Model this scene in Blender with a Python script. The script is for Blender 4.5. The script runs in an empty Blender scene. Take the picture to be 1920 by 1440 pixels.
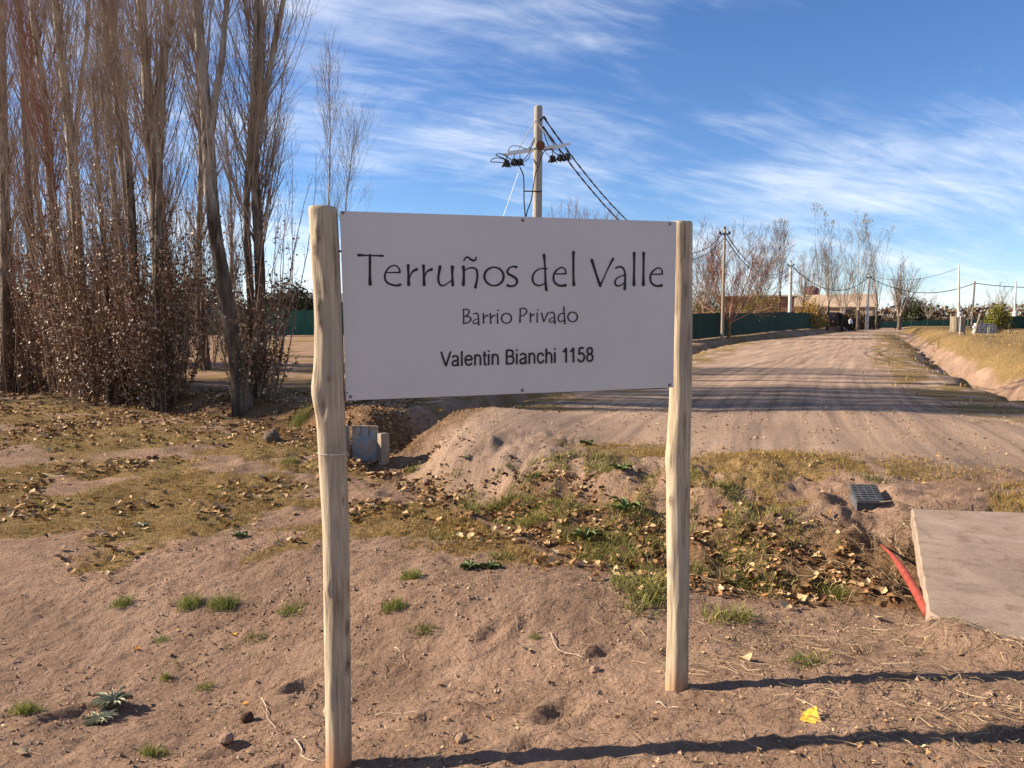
import bpy, math, random
import numpy as np
from mathutils import Vector, Matrix

# ------------------------------------------------------------------ camera, sky, sun, exposure
S = bpy.context.scene
COL = S.collection
CAM_H = 1.52
PITCH = math.radians(4.83)
FPX = 1442.0                      # focal length in photo pixels (1920 wide)

cam_data = bpy.data.cameras.new("camera")
cam_data.sensor_width = 36.0
cam_data.lens = 36.0 * FPX / 1920.0
cam_data.clip_start = 0.05
cam_data.clip_end = 6000.0
cam = bpy.data.objects.new("camera", cam_data)
cam.location = (0, 0, CAM_H)
cam.rotation_euler = (math.pi / 2 - PITCH, 0, 0)
COL.objects.link(cam)
S.camera = cam

SUN_EL = math.radians(27.0)
SUN_AZ = math.radians(-81.0)      # clockwise from +Y (the way the camera looks)
sun_vec = Vector((math.sin(SUN_AZ) * math.cos(SUN_EL), math.cos(SUN_AZ) * math.cos(SUN_EL), math.sin(SUN_EL)))
sun_data = bpy.data.lights.new("sun", 'SUN')
sun_data.energy = 5.0
sun_data.angle = math.radians(0.55)
sun_data.color = (1.0, 0.86, 0.68)
sun = bpy.data.objects.new("sun", sun_data)
sun.rotation_euler = sun_vec.to_track_quat('Z', 'Y').to_euler()
sun.location = (-30, 10, 30)
COL.objects.link(sun)

S.view_settings.view_transform = 'Standard'
S.view_settings.look = 'None'
S.view_settings.gamma = 1.0
S.view_settings.use_curve_mapping = False
S.view_settings.exposure = 1.27

world = bpy.data.worlds.new("World")
S.world = world
world.use_nodes = True
CLOUD_LOC = (12.2, 7.5, 0)
def build_world():
    nt = world.node_tree
    N, L = nt.nodes, nt.links
    N.clear()
    out = N.new('ShaderNodeOutputWorld')
    bg = N.new('ShaderNodeBackground'); bg.inputs['Strength'].default_value = 0.058
    sky = N.new('ShaderNodeTexSky'); sky.sky_type = 'NISHITA'; sky.sun_disc = False
    sky.sun_elevation = SUN_EL; sky.sun_rotation = SUN_AZ
    sky.altitude = 700; sky.air_density = 1.0; sky.dust_density = 0.0; sky.ozone_density = 2.5
    hs = N.new('ShaderNodeHueSaturation'); hs.inputs['Hue'].default_value = 0.503; hs.inputs['Saturation'].default_value = 1.10
    wb = N.new('ShaderNodeMix'); wb.data_type = 'RGBA'; wb.blend_type = 'MULTIPLY'; wb.inputs['Factor'].default_value = 1
    wb.inputs['B'].default_value = (.90, .99, 1.17, 1)
    L.new(sky.outputs[0], wb.inputs['A']); L.new(wb.outputs['Result'], hs.inputs['Color'])
    tc = N.new('ShaderNodeTexCoord')
    sep = N.new('ShaderNodeSeparateXYZ'); L.new(tc.outputs['Generated'], sep.inputs[0])
    def math_(op, a, b=None, c=None):
        m = N.new('ShaderNodeMath'); m.operation = op
        for i, v in enumerate((a, b, c)):
            if v is None: continue
            if isinstance(v, (int, float)): m.inputs[i].default_value = v
            else: L.new(v, m.inputs[i])
        return m.outputs[0]
    zc = math_('MAXIMUM', sep.outputs['Z'], 0.0)
    den = math_('ADD', zc, 0.22)
    u = math_('DIVIDE', sep.outputs['X'], den)
    v = math_('DIVIDE', sep.outputs['Y'], den)
    cmb = N.new('ShaderNodeCombineXYZ'); L.new(u, cmb.inputs[0]); L.new(v, cmb.inputs[1])
    def layer(rot, scale, loc, sc, det, rough, dist):
        # axes turned first, then stretched, so that the fibres can run across the sky at any angle
        m1 = N.new('ShaderNodeMapping'); m1.vector_type = 'POINT'; m1.inputs['Rotation'].default_value = (0, 0, math.radians(rot)); L.new(cmb.outputs[0], m1.inputs[0])
        m2 = N.new('ShaderNodeMapping'); m2.inputs['Scale'].default_value = scale; m2.inputs['Location'].default_value = loc; L.new(m1.outputs[0], m2.inputs[0])
        n = N.new('ShaderNodeTexNoise'); n.inputs['Scale'].default_value = sc; n.inputs['Detail'].default_value = det
        n.inputs['Roughness'].default_value = rough; n.inputs['Distortion'].default_value = dist
        L.new(m2.outputs[0], n.inputs['Vector']); return n.outputs['Fac']
    broad = layer(0, (.75, .75, 1), CLOUD_LOC, 1.0, 3, .5, .3)          # where the cloud banks lie
    veil = layer(-18, (.9, 2.0, 1), (4.1, 1.7, 0), 1.6, 8, .6, .9)      # soft veils
    fibre = layer(-24, (1.5, 6.5, 1), (.3, 2.2, 0), 2.2, 8, .62, .7)    # combed fibres
    s = math_('ADD', math_('ADD', math_('MULTIPLY', broad, 1.35), math_('MULTIPLY', veil, .75)), math_('MULTIPLY', fibre, .38))
    cr = N.new('ShaderNodeMapRange'); cr.interpolation_type = 'SMOOTHSTEP'
    cr.inputs['From Min'].default_value = 1.09; cr.inputs['From Max'].default_value = 1.66
    L.new(s, cr.inputs['Value'])
    cover = math_('MULTIPLY', cr.outputs[0], 0.72)
    mix = N.new('ShaderNodeMix'); mix.data_type = 'RGBA'
    L.new(cover, mix.inputs['Factor'])
    L.new(hs.outputs[0], mix.inputs['A'])
    mix.inputs['B'].default_value = (8.6, 8.9, 9.4, 1)
    L.new(mix.outputs['Result'], bg.inputs['Color'])
    L.new(bg.outputs[0], out.inputs[0])
build_world()

# ------------------------------------------------------------------ helpers
rng = np.random.default_rng(11)
random.seed(5)

def ss(a, b, x):
    t = np.clip((x - a) / (b - a), 0, 1)
    return t * t * (3 - 2 * t)

def _hash(ix, iy, seed):
    h = (ix.astype(np.int64) * 374761393 + iy.astype(np.int64) * 668265263 + seed * 1442695041) & 0xffffffff
    h = ((h ^ (h >> 13)) * 1274126177) & 0xffffffff
    h = h ^ (h >> 16)
    return (h & 0xffff) / 65535.0 * 2 * math.pi

def pnoise(x, y, seed=0):
    x = np.asarray(x, float); y = np.asarray(y, float)
    ix = np.floor(x); iy = np.floor(y)
    fx = x - ix; fy = y - iy
    ux = fx * fx * fx * (fx * (fx * 6 - 15) + 10); uy = fy * fy * fy * (fy * (fy * 6 - 15) + 10)
    def g(dx, dy):
        a = _hash(ix + dx, iy + dy, seed)
        return np.cos(a) * (fx - dx) + np.sin(a) * (fy - dy)
    n0 = g(0, 0) * (1 - ux) + g(1, 0) * ux
    n1 = g(0, 1) * (1 - ux) + g(1, 1) * ux
    return (n0 * (1 - uy) + n1 * uy) * 1.5

def fbm(x, y, seed=0, octv=4, gain=0.5):
    r = 0; amp = 1; f = 1
    for o in range(octv):
        r = r + amp * pnoise(np.asarray(x) * f, np.asarray(y) * f, seed + o * 17)
        amp *= gain; f *= 2.03
    return r

def raw_mesh(name, V, faces, smooth=False):
    """V (n,3); faces: list of int arrays (m,3) / (m,4)"""
    me = bpy.data.meshes.new(name)
    V = np.asarray(V, dtype=np.float32)
    me.vertices.add(len(V)); me.vertices.foreach_set('co', V.ravel())
    faces = [np.asarray(f, dtype=np.int32) for f in faces if len(f)]
    nl = sum(f.size for f in faces); npoly = sum(len(f) for f in faces)
    me.loops.add(nl); me.polygons.add(npoly)
    me.loops.foreach_set('vertex_index', np.concatenate([f.ravel() for f in faces]))
    tot = np.concatenate([np.full(len(f), f.shape[1], np.int32) for f in faces])
    st = np.concatenate([[0], np.cumsum(tot)[:-1]]).astype(np.int32)
    me.polygons.foreach_set('loop_start', st)
    me.polygons.foreach_set('loop_total', tot)
    me.polygons.foreach_set('use_smooth', np.full(npoly, bool(smooth)))
    me.update(calc_edges=True)
    me.validate()
    return me

class MB:
    def __init__(s): s.V = []; s.F3 = []; s.F4 = []; s.n = 0
    def add(s, V, F):
        V = np.asarray(V, float); F = np.asarray(F, int) + s.n
        s.V.append(V); (s.F3 if F.shape[1] == 3 else s.F4).append(F); s.n += len(V)
        return s
    def addmix(s, V, F3, F4):
        V = np.asarray(V, float); s.V.append(V)
        if len(F3): s.F3.append(np.asarray(F3, int) + s.n)
        if len(F4): s.F4.append(np.asarray(F4, int) + s.n)
        s.n += len(V); return s
    def box(s, c, d, rot=None):
        c = np.array(c, float); d = np.array(d, float) / 2
        P = np.array([[-1,-1,-1],[1,-1,-1],[1,1,-1],[-1,1,-1],[-1,-1,1],[1,-1,1],[1,1,1],[-1,1,1]], float) * d
        if rot is not None: P = P @ np.array(rot, float).T
        return s.add(P + c, [[0,3,2,1],[4,5,6,7],[0,1,5,4],[1,2,6,5],[2,3,7,6],[3,0,4,7]])
    def tubes(s, P, R, sides=4):
        """P (m,n,3), R (m,n)"""
        P = np.asarray(P, float); R = np.asarray(R, float)
        if P.ndim == 2: P = P[None]; R = R[None]
        m, n, _ = P.shape
        if m == 0: return s
        T = np.gradient(P, axis=1)
        T /= np.linalg.norm(T, axis=2, keepdims=True) + 1e-9
        Tm = T.mean(1)
        ref = np.where((np.abs(Tm[:, 0]) < 0.75)[:, None], np.array([1., 0, 0]), np.array([0., 1, 0]))[:, None, :]
        A = np.cross(T, np.broadcast_to(ref, T.shape)); A /= np.linalg.norm(A, axis=2, keepdims=True) + 1e-9
        B = np.cross(T, A)
        th = np.arange(sides) * 2 * math.pi / sides
        V = P[:, :, None, :] + R[:, :, None, None] * (np.cos(th)[None, None, :, None] * A[:, :, None, :] + np.sin(th)[None, None, :, None] * B[:, :, None, :])
        i = np.arange(n - 1)[:, None]; j = np.arange(sides)[None, :]; j2 = (j + 1) % sides
        q = np.stack([i * sides + j, i * sides + j2, (i + 1) * sides + j2, (i + 1) * sides + j], -1).reshape(-1, 4)
        F = (q[None] + (np.arange(m) * n * sides)[:, None, None]).reshape(-1, 4)
        return s.add(V.reshape(-1, 3), F[:, ::-1])
    def tube(s, P, r, sides=8, cap=True):
        P = np.asarray(P, float); R = np.broadcast_to(np.asarray(r, float), (len(P),))
        n0 = s.n
        s.tubes(P[None], R[None], sides)
        if cap and sides > 4:
            for k, e in ((0, 0), (len(P) - 1, 1)):
                ring = n0 + k * sides + np.arange(sides)
                s.V.append(P[k][None]); ci = s.n; s.n += 1
                a = ring; b = np.roll(ring, -1)
                s.F3.append(np.stack([np.full(sides, ci), b, a] if e else [np.full(sides, ci), a, b], -1))
        elif cap and sides == 4:
            for k, e in ((0, 0), (len(P) - 1, 1)):
                r_ = n0 + k * 4 + np.arange(4)
                s.F4.append((r_ if not e else r_[::-1])[None])
        return s
    def lathe(s, prof, c=(0, 0, 0), sides=12):
        P = np.array([[c[0], c[1], c[2] + z] for r, z in prof]); 
        return s.tube(P, [r for r, z in prof], sides)
    def mesh(s, name, smooth=False):
        F = []
        if s.F3: F.append(np.concatenate(s.F3))
        if s.F4: F.append(np.concatenate(s.F4))
        return raw_mesh(name, np.concatenate(s.V), F, smooth)
    def build(s, name, mat, parent=None, smooth=False):
        return obj(name, s.mesh(name, smooth), mat, parent)

def obj(name, me, mat=None, parent=None):
    o = bpy.data.objects.new(name, me); COL.objects.link(o)
    if mat is not None and me is not None and len(me.materials) == 0: me.materials.append(mat)
    if parent is not None: o.parent = parent
    return o

def tag(o, label=None, cat=None, group=None, kind=None):
    if label: o["label"] = label
    if cat: o["category"] = cat
    if group: o["group"] = group
    if kind: o["kind"] = kind
    return o

def empty(name, loc=(0, 0, 0), rz=0.0):
    o = bpy.data.objects.new(name, None); COL.objects.link(o)
    o.location = loc; o.rotation_euler = (0, 0, rz); o.empty_display_size = 0.2
    return o

def ray(px, py):
    x = (px - 960) / FPX; y = (720 - py) / FPX
    c, s_ = math.cos(PITCH), math.sin(PITCH)
    return np.array([x, c + y * s_, -s_ + y * c])

def at(px, py, d):
    """point on that sight line at d metres in front of the camera (along Y)"""
    r = ray(px, py); r = r / r[1] * d
    return np.array([0, 0, CAM_H]) + r

def catmull(P, k=6):
    P = np.asarray(P, float)
    if len(P) < 3:
        t = np.linspace(0, 1, k + 1)[:, None]
        return P[0] * (1 - t) + P[-1] * t
    Q = np.vstack([2 * P[0] - P[1], P, 2 * P[-1] - P[-2]])
    out = []
    for i in range(1, len(Q) - 2):
        t = np.linspace(0, 1, k, endpoint=False)[:, None]
        a, b, c, d = Q[i - 1], Q[i], Q[i + 1], Q[i + 2]
        out.append(0.5 * (2 * b + (c - a) * t + (2 * a - 5 * b + 4 * c - d) * t ** 2 + (-a + 3 * b - 3 * c + d) * t ** 3))
    out.append(P[-1][None])
    return np.vstack(out)

# ------------------------------------------------------------------ materials
def mat_new(name):
    m = bpy.data.materials.new(name); m.use_nodes = True
    nt = m.node_tree
    return m, nt.nodes, nt.links, nt.nodes['Principled BSDF']

def ramp(N, stops, interp='LINEAR'):
    r = N.new('ShaderNodeValToRGB'); e = r.color_ramp; e.interpolation = interp
    while len(e.elements) < len(stops): e.elements.new(0.5)
    for el, (p, c) in zip(e.elements, stops):
        el.position = p; el.color = (*c, 1)
    return r

def noise(N, L, vec, scale, detail=4, rough=0.55, dist=0.0):
    n = N.new('ShaderNodeTexNoise'); n.inputs['Scale'].default_value = scale; n.inputs['Detail'].default_value = detail
    n.inputs['Roughness'].default_value = rough; n.inputs['Distortion'].default_value = dist
    if vec is not None: L.new(vec, n.inputs['Vector'])
    return n.outputs['Fac']

def mat_noise(name, stops, scale=8, stretch=(1, 1, 1), rough=0.85, bump=0.3, bscale=None, bdist=0.01, detail=6, spec=0.2, metal=0.0):
    m, N, L, B = mat_new(name)
    tc = N.new('ShaderNodeTexCoord'); mp = N.new('ShaderNodeMapping'); mp.inputs['Scale'].default_value = stretch
    L.new(tc.outputs['Object'], mp.inputs[0])
    f = noise(N, L, mp.outputs[0], scale, detail, 0.6)
    r = ramp(N, stops); L.new(f, r.inputs[0]); L.new(r.outputs[0], B.inputs['Base Color'])
    B.inputs['Roughness'].default_value = rough; B.inputs['Specular IOR Level'].default_value = spec; B.inputs['Metallic'].default_value = metal
    if bump:
        f2 = noise(N, L, mp.outputs[0], bscale or scale * 3, 5, 0.6)
        b = N.new('ShaderNodeBump'); b.inputs['Strength'].default_value = bump; b.inputs['Distance'].default_value = bdist
        L.new(f2, b.inputs['Height']); L.new(b.outputs[0], B.inputs['Normal'])
    return m

def mat_island(name, stops, rough=0.8, transl=0.0, interp='LINEAR', spec=0.15):
    """colour picked per blade / leaf"""
    m, N, L, B = mat_new(name)
    g = N.new('ShaderNodeNewGeometry')
    r = ramp(N, stops, interp); L.new(g.outputs['Random Per Island'], r.inputs[0])
    L.new(r.outputs[0], B.inputs['Base Color'])
    B.inputs['Roughness'].default_value = rough; B.inputs['Specular IOR Level'].default_value = spec
    if transl > 0:
        t = N.new('ShaderNodeBsdfTranslucent'); L.new(r.outputs[0], t.inputs['Color'])
        mx = N.new('ShaderNodeMixShader'); mx.inputs[0].default_value = transl
        out = N['Material Output']
        L.new(B.outputs[0], mx.inputs[1]); L.new(t.outputs[0], mx.inputs[2]); L.new(mx.outputs[0], out.inputs[0])
    return m

def mat_plain(name, col, rough=0.6, spec=0.3, metal=0.0, var=0.12):
    c0 = tuple(max(0, v * (1 - var)) for v in col); c1 = tuple(v * (1 + var) for v in col)
    return mat_noise(name, [(0.3, c0), (0.7, c1)], scale=6, rough=rough, bump=0.0, spec=spec, metal=metal)

M = {}
M['green_blade'] = mat_island('green_blade', [(0, (.08, .12, .022)), (.45, (.15, .18, .035)), (.8, (.26, .25, .065)), (1, (.42, .34, .15))], transl=.3)
M['ditch_blade'] = mat_island('ditch_blade', [(0, (.085, .10, .022)), (.4, (.16, .165, .04)), (.75, (.28, .25, .07)), (1, (.44, .35, .16))], transl=.25)
M['dry_blade'] = mat_island('dry_blade', [(0, (.18, .10, .036)), (.35, (.33, .195, .066)), (.7, (.37, .24, .078)), (.9, (.22, .19, .05)), (1, (.50, .36, .175))], transl=.2)
M['straw'] = mat_island('straw', [(0, (.11, .075, .045)), (.5, (.26, .18, .105)), (1, (.42, .32, .20))])
M['gold_blade'] = mat_island('gold_blade', [(0, (.24, .155, .055)), (.5, (.37, .25, .095)), (1, (.46, .34, .16))], transl=.2)
M['litter'] = mat_island('litter', [(0, (.075, .036, .016)), (.3, (.20, .10, .04)), (.6, (.32, .185, .08)), (.88, (.44, .29, .15)), (1, (.56, .41, .24))], rough=.7)
M['tree_leaf'] = mat_island('tree_leaf', [(0, (.06, .028, .014)), (.4, (.17, .08, .036)), (.75, (.32, .175, .085)), (1, (.66, .50, .34))], rough=.5, spec=.35)
M['leaf_tan'] = mat_noise('leaf_tan', [(.3, (.42, .25, .10)), (.7, (.62, .42, .20))], scale=30, rough=.7, bump=.3, bdist=.003)
M['leaf_brown'] = mat_noise('leaf_brown', [(.3, (.20, .085, .03)), (.7, (.36, .18, .07))], scale=30, rough=.7, bump=.3, bdist=.003)
M['leaf_pale'] = mat_noise('leaf_pale', [(.3, (.38, .26, .125)), (.7, (.54, .40, .22))], scale=30, rough=.7, bump=.3, bdist=.003)
M['leaf_yellow'] = mat_noise('leaf_yellow', [(.42, (.30, .13, .03)), (.48, (.60, .36, .035)), (.8, (.70, .47, .08))], scale=9, rough=.55, bump=.2, bdist=.003)
M['leaf_orange'] = mat_noise('leaf_orange', [(.3, (.50, .16, .02)), (.7, (.62, .26, .05))], scale=30, rough=.6, bump=.2, bdist=.003)
M['bark'] = mat_noise('bark', [(.32, (.04, .028, .02)), (.5, (.10, .075, .052)), (.68, (.19, .15, .11))], scale=3.0, stretch=(2.5, 2.5, .35), rough=.9, bump=.7, bscale=14, bdist=.02)
M['pale_bark'] = mat_noise('pale_bark', [(.33, (.10, .075, .05)), (.48, (.30, .25, .18)), (.66, (.46, .41, .32))], scale=2.2, stretch=(1.6, 1.6, .6), rough=.85, bump=.5, bscale=12, bdist=.015)
M['twig'] = mat_noise('twig', [(.35, (.15, .095, .062)), (.65, (.36, .25, .175))], scale=2.0, rough=.8, bump=0)
M['red_twig'] = mat_noise('red_twig', [(.35, (.19, .09, .06)), (.65, (.40, .22, .15))], scale=1.5, rough=.8, bump=0)
M['brown_twig'] = mat_noise('brown_twig', [(.32, (.10, .058, .036)), (.5, (.20, .125, .08)), (.68, (.36, .25, .175))], scale=1.6, rough=.8, bump=0)
M['pink_twig'] = mat_noise('pink_twig', [(.35, (.30, .19, .15)), (.65, (.48, .34, .28))], scale=1.5, rough=.8, bump=0)
M['pale_twig'] = mat_noise('pale_twig', [(.32, (.17, .115, .08)), (.5, (.33, .25, .185)), (.68, (.50, .41, .32))], scale=1.6, rough=.8, bump=0)
M['grey_twig'] = mat_noise('grey_twig', [(.35, (.20, .155, .12)), (.65, (.40, .32, .25))], scale=1.2, rough=.8, bump=0)
M['cable'] = mat_plain('cable', (.022, .022, .025), rough=.5)
M['black_plastic'] = mat_plain('black_plastic', (.02, .02, .022), rough=.45)
M['galv'] = mat_noise('galv', [(.3, (.50, .50, .48)), (.7, (.72, .72, .70))], scale=9, rough=.5, bump=.1, metal=.3)
def mat_slab():
    m, N, L, B = mat_new('concrete')
    tc = N.new('ShaderNodeTexCoord'); P = tc.outputs['Object']
    def rr(f, stops):
        r = ramp(N, stops); L.new(f, r.inputs[0]); return r.outputs[0]
    def mul(a, b, f=1.0):
        x = N.new('ShaderNodeMix'); x.data_type = 'RGBA'; x.blend_type = 'MULTIPLY'; x.inputs['Factor'].default_value = f
        L.new(a, x.inputs['A']); L.new(b, x.inputs['B']); return x.outputs['Result']
    c = rr(noise(N, L, P, 1.7, 9, .68, .5), [(.3, (.185, .135, .10)), (.48, (.27, .20, .15)), (.7, (.345, .262, .20))])
    c = mul(c, rr(noise(N, L, P, 55, 6, .75), [(.28, (.55, .52, .5)), (.42, (.95, .95, .95)), (.7, (1.12, 1.1, 1.08))]))
    c = mul(c, rr(noise(N, L, P, 150, 3, .6), [(.28, (.35, .32, .3)), (.34, (1, 1, 1))]))
    c = mul(c, rr(noise(N, L, P, 4.5, 7, .7, 1.2), [(.36, (.68, .64, .6)), (.48, (1, 1, 1))]), .8)
    L.new(c, B.inputs['Base Color']); B.inputs['Roughness'].default_value = .95; B.inputs['Specular IOR Level'].default_value = .15
    b = N.new('ShaderNodeBump'); b.inputs['Strength'].default_value = .6; b.inputs['Distance'].default_value = .006
    L.new(noise(N, L, P, 60, 8, .75), b.inputs['Height']); L.new(b.outputs[0], B.inputs['Normal'])
    return m
M['concrete'] = mat_slab()
M['pole_concrete'] = mat_noise('pole_concrete', [(.3, (.25, .225, .19)), (.7, (.42, .38, .32))], scale=3, stretch=(3, 3, .5), rough=.9, bump=.3, bscale=30, bdist=.006)
M['white_pole'] = mat_noise('white_pole', [(.3, (.38, .37, .345)), (.7, (.54, .525, .50))], scale=1.5, rough=.8, bump=.1)
M['wood_pole'] = mat_noise('wood_pole', [(.3, (.16, .125, .09)), (.7, (.33, .27, .20))], scale=4, stretch=(4, 4, .3), rough=.9, bump=.3)
M['rust'] = mat_noise('rust', [(.3, (.10, .04, .025)), (.7, (.25, .11, .06))], scale=20, rough=.9, bump=.4)
M['net_green'] = mat_noise('net_green', [(.3, (.006, .020, .012)), (.7, (.016, .052, .030))], scale=1.3, stretch=(3, 3, .4), rough=.8, bump=.3, bscale=5, bdist=.05)
M['net_pale'] = mat_noise('net_pale', [(.3, (.022, .070, .048)), (.7, (.042, .125, .085))], scale=.9, stretch=(3, 3, .4), rough=.8, bump=.3, bscale=5, bdist=.05)
M['dark_metal'] = mat_plain('dark_metal', (.05, .045, .045), rough=.6)
M['soil_clod'] = mat_island('soil_clod', [(0, (.20, .125, .08)), (.5, (.29, .19, .125)), (1, (.38, .265, .18))], rough=.95)

# ------------------------------------------------------------------ the lie of the land
def polyline_dist(x, y, pts):
    """distance, signed side (+ = left of travel) and arclength fraction"""
    pts = np.asarray(pts, float)
    best = np.full(np.shape(x), 1e9); side = np.zeros(np.shape(x)); arc = np.zeros(np.shape(x))
    cum = np.concatenate([[0], np.cumsum(np.linalg.norm(np.diff(pts[:, :2], axis=0), axis=1))])
    for i in range(len(pts) - 1):
        ax, ay = pts[i, :2]; dx, dy = pts[i + 1, :2] - pts[i, :2]
        L2 = dx * dx + dy * dy
        t = np.clip(((x - ax) * dx + (y - ay) * dy) / L2, 0, 1)
        ex = x - ax - t * dx; ey = y - ay - t * dy
        d = np.hypot(ex, ey); sd = np.sign(dx * ey - dy * ex)
        m = d < best
        best = np.where(m, d, best); side = np.where(m, sd, side)
        arc = np.where(m, cum[i] + t * math.sqrt(L2), arc)
    return best, side, arc

D1 = [(-1.78, 9.25), (-1.25, 8.1), (-.52, 6.82), (.16, 5.72), (.62, 4.95), (1.06, 4.5), (1.63, 4.24), (2.4, 4.0), (3.4, 3.7), (5.5, 3.2)]
D2 = [(-1.85, 10.1), (-1.5, 11.6), (-.7, 14.2), (1.0, 18.5), (5.2, 29), (14.6, 52), (30.5, 77), (45, 104)]
D3 = [(-1.9, 10.6), (-3.4, 12.1), (-6.0, 13.9), (-13, 19.2), (-30, 33), (-60, 56)]
D4 = [(9.6, 11.5), (11.0, 15.5), (13.3, 21.5), (16, 28), (25, 47), (35, 68), (46, 90)]
ROAD = [(1.5, 3.0), (3.6, 10), (8.4, 22), (20, 46), (37, 82), (52, 104), (75, 118), (160, 150)]

def smooth_line(p):
    return catmull(np.array(p, float), 3)
D1s, D2s, D3s, D4s, ROADs = map(smooth_line, (D1, D2, D3, D4, ROAD))

def masks(x, y):
    dr, sr, ar = polyline_dist(x, y, ROADs)
    d2, s2, a2 = polyline_dist(x, y, D2s)
    d4, s4, a4 = polyline_dist(x, y, D4s)
    return dr, sr, ar, d2, s2, d4, s4

def base_h(x, y):
    """terrain height without the fine relief"""
    near = .127 * np.clip(x + .59, -.7, 1.6) + .09 * np.clip(x - 1.01, 0, .9) - .146 * (np.clip(y, 1.4, 3.4) - 2.5)
    mid = .05 + .06 * ss(1.0, 3.0, x)
    k = ss(3.0, 4.6, y + .25 * np.clip(x, -3, 1))
    z = near * (1 - k) + mid * k
    z = z + (.0 - z) * ss(9, 14, y) + 0
    far = -.06 * ss(10, 16, y) + .10 * ss(24, 70, y) + .04 * ss(70, 130, y)
    z = np.where(y > 9, z + far, z + far)
    # broad undulation
    z = z + .05 * pnoise(x * .42 + 3.1, y * .42, 3) * ss(3.5, 6, y) * (1 - ss(25, 60, y)) + .12 * pnoise(x * .05, y * .05, 9) * ss(20, 70, y)
    # verge left of the road higher far away
    dr, sr, ar, d2, s2, d4, s4 = masks(x, y)
    z = z + .38 * ss(35, 75, y) * (s2 > 0) * ss(.3, 3.0, d2)
    # road slightly crowned, wheel ruts
    rw = (1 - ss(3.2, 4.6, dr)) * ss(8, 12, y)
    z = z + rw * (.05 - .05 * (dr / 4) ** 2)
    # field right of the right-hand ditch
    z = z + .30 * ss(.6, 2.4, d4) * (s4 < 0) * ss(8, 14, y) + .20 * np.exp(-((d4 - 2.0) / 1.0) ** 2) * (s4 < 0) * ss(9, 16, y) * (1 + .9 * fbm(x * .35, y * .35, 21, 3))
    z = z + (.10 * fbm(x * .9, y * .9, 23, 4, .6) + .05 * np.abs(pnoise(x * 1.7, y * 1.7, 24))) * ss(.3, .9, d4) * (1 - ss(2.6, 4.5, d4)) * (s4 < 0) * ss(9, 14, y)
    # spoil mounds
    z = z + .24 * np.exp(-(((x + .25) / 1.1) ** 2 + ((y - 10.4) / 1.5) ** 2))
    z = z + .30 * np.exp(-(((x + 2.45) / .75) ** 2 + ((y - 11.4) / .8) ** 2))
    z = z + .16 * np.exp(-(((x - 2.6) / 1.5) ** 2 + ((y - 7.0) / .8) ** 2))
    z = z + .10 * np.exp(-(((x + 4.2) / 1.2) ** 2 + ((y - 12.5) / .7) ** 2))
    z = z + .22 * np.exp(-(((x + 7.8) / 2.2) ** 2 + ((y - 14.2) / .9) ** 2))
    z = z + .10 * np.exp(-(((x + .1) / .9) ** 2 + ((y - 3.95) / .35) ** 2))
    for mx_, my_, mh_, mr_ in ((1.83, 3.20, .075, .12), (1.86, 3.02, .07, .12), (1.93, 2.84, .05, .10)):
        z = z + mh_ * np.exp(-((x - mx_) ** 2 + (y - my_) ** 2) / mr_ ** 2)
    # ditches
    d1, s1, a1 = polyline_dist(x, y, D1s)
    wig = .12 * pnoise(x * 1.3, y * 1.3, 31)
    sd = d1 * s1 + wig
    depth = .46 - .06 * ss(2, 4, a1) + .06 * ss(4, 6, a1)
    wn = .36 + .10 * pnoise(x * .8, y * .8, 33)
    wf = 1.15 + .95 * ss(1.5, 4.0, a1) + .25 * pnoise(x * .9, y * .9, 35)
    p = np.where(sd < 0, 1 - ss(.14, .14 + wn * .8, -sd), 1 - .30 * ss(.18, wf * .62, sd) - .45 * ss(wf * .50, wf * .78, sd) - .25 * ss(wf * .7, wf * 1.15, sd))
    p = p * ss(-.2, .5, a1 + .2)
    z = z - depth * p + (.055 * fbm(x * 2.7, y * 2.7, 37, 4, .6) + .05 * np.abs(pnoise(x * 1.6, y * 1.6, 38))) * ss(.3, .8, sd) * (1 - ss(1.9, 2.8, sd)) * ss(.3, 1.5, a1)
    w2 = .85 + .25 * pnoise(x * .5, y * .5, 41)
    p2 = 1 - ss(.12, w2, d2)
    z = z - (.55 + .2 * ss(30, 52, y)) * p2
    d3, s3, a3 = polyline_dist(x, y, D3s)
    w3 = 1.05 + .35 * pnoise(x * .6, y * .6, 43)
    z = np.minimum(z, z - .62 * (1 - ss(.15, w3, d3)) * ss(-.1, 1.2, a3 + .1) + .0)
    w4 = 1.05 + .65 * fbm(x * .5, y * .5, 47, 3)
    z = z - (.75 + .3 * pnoise(x * .3, y * .3, 48)) * (1 - ss(.15, np.maximum(w4, .5), d4)) * ss(9, 14, y)
    return z

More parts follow.
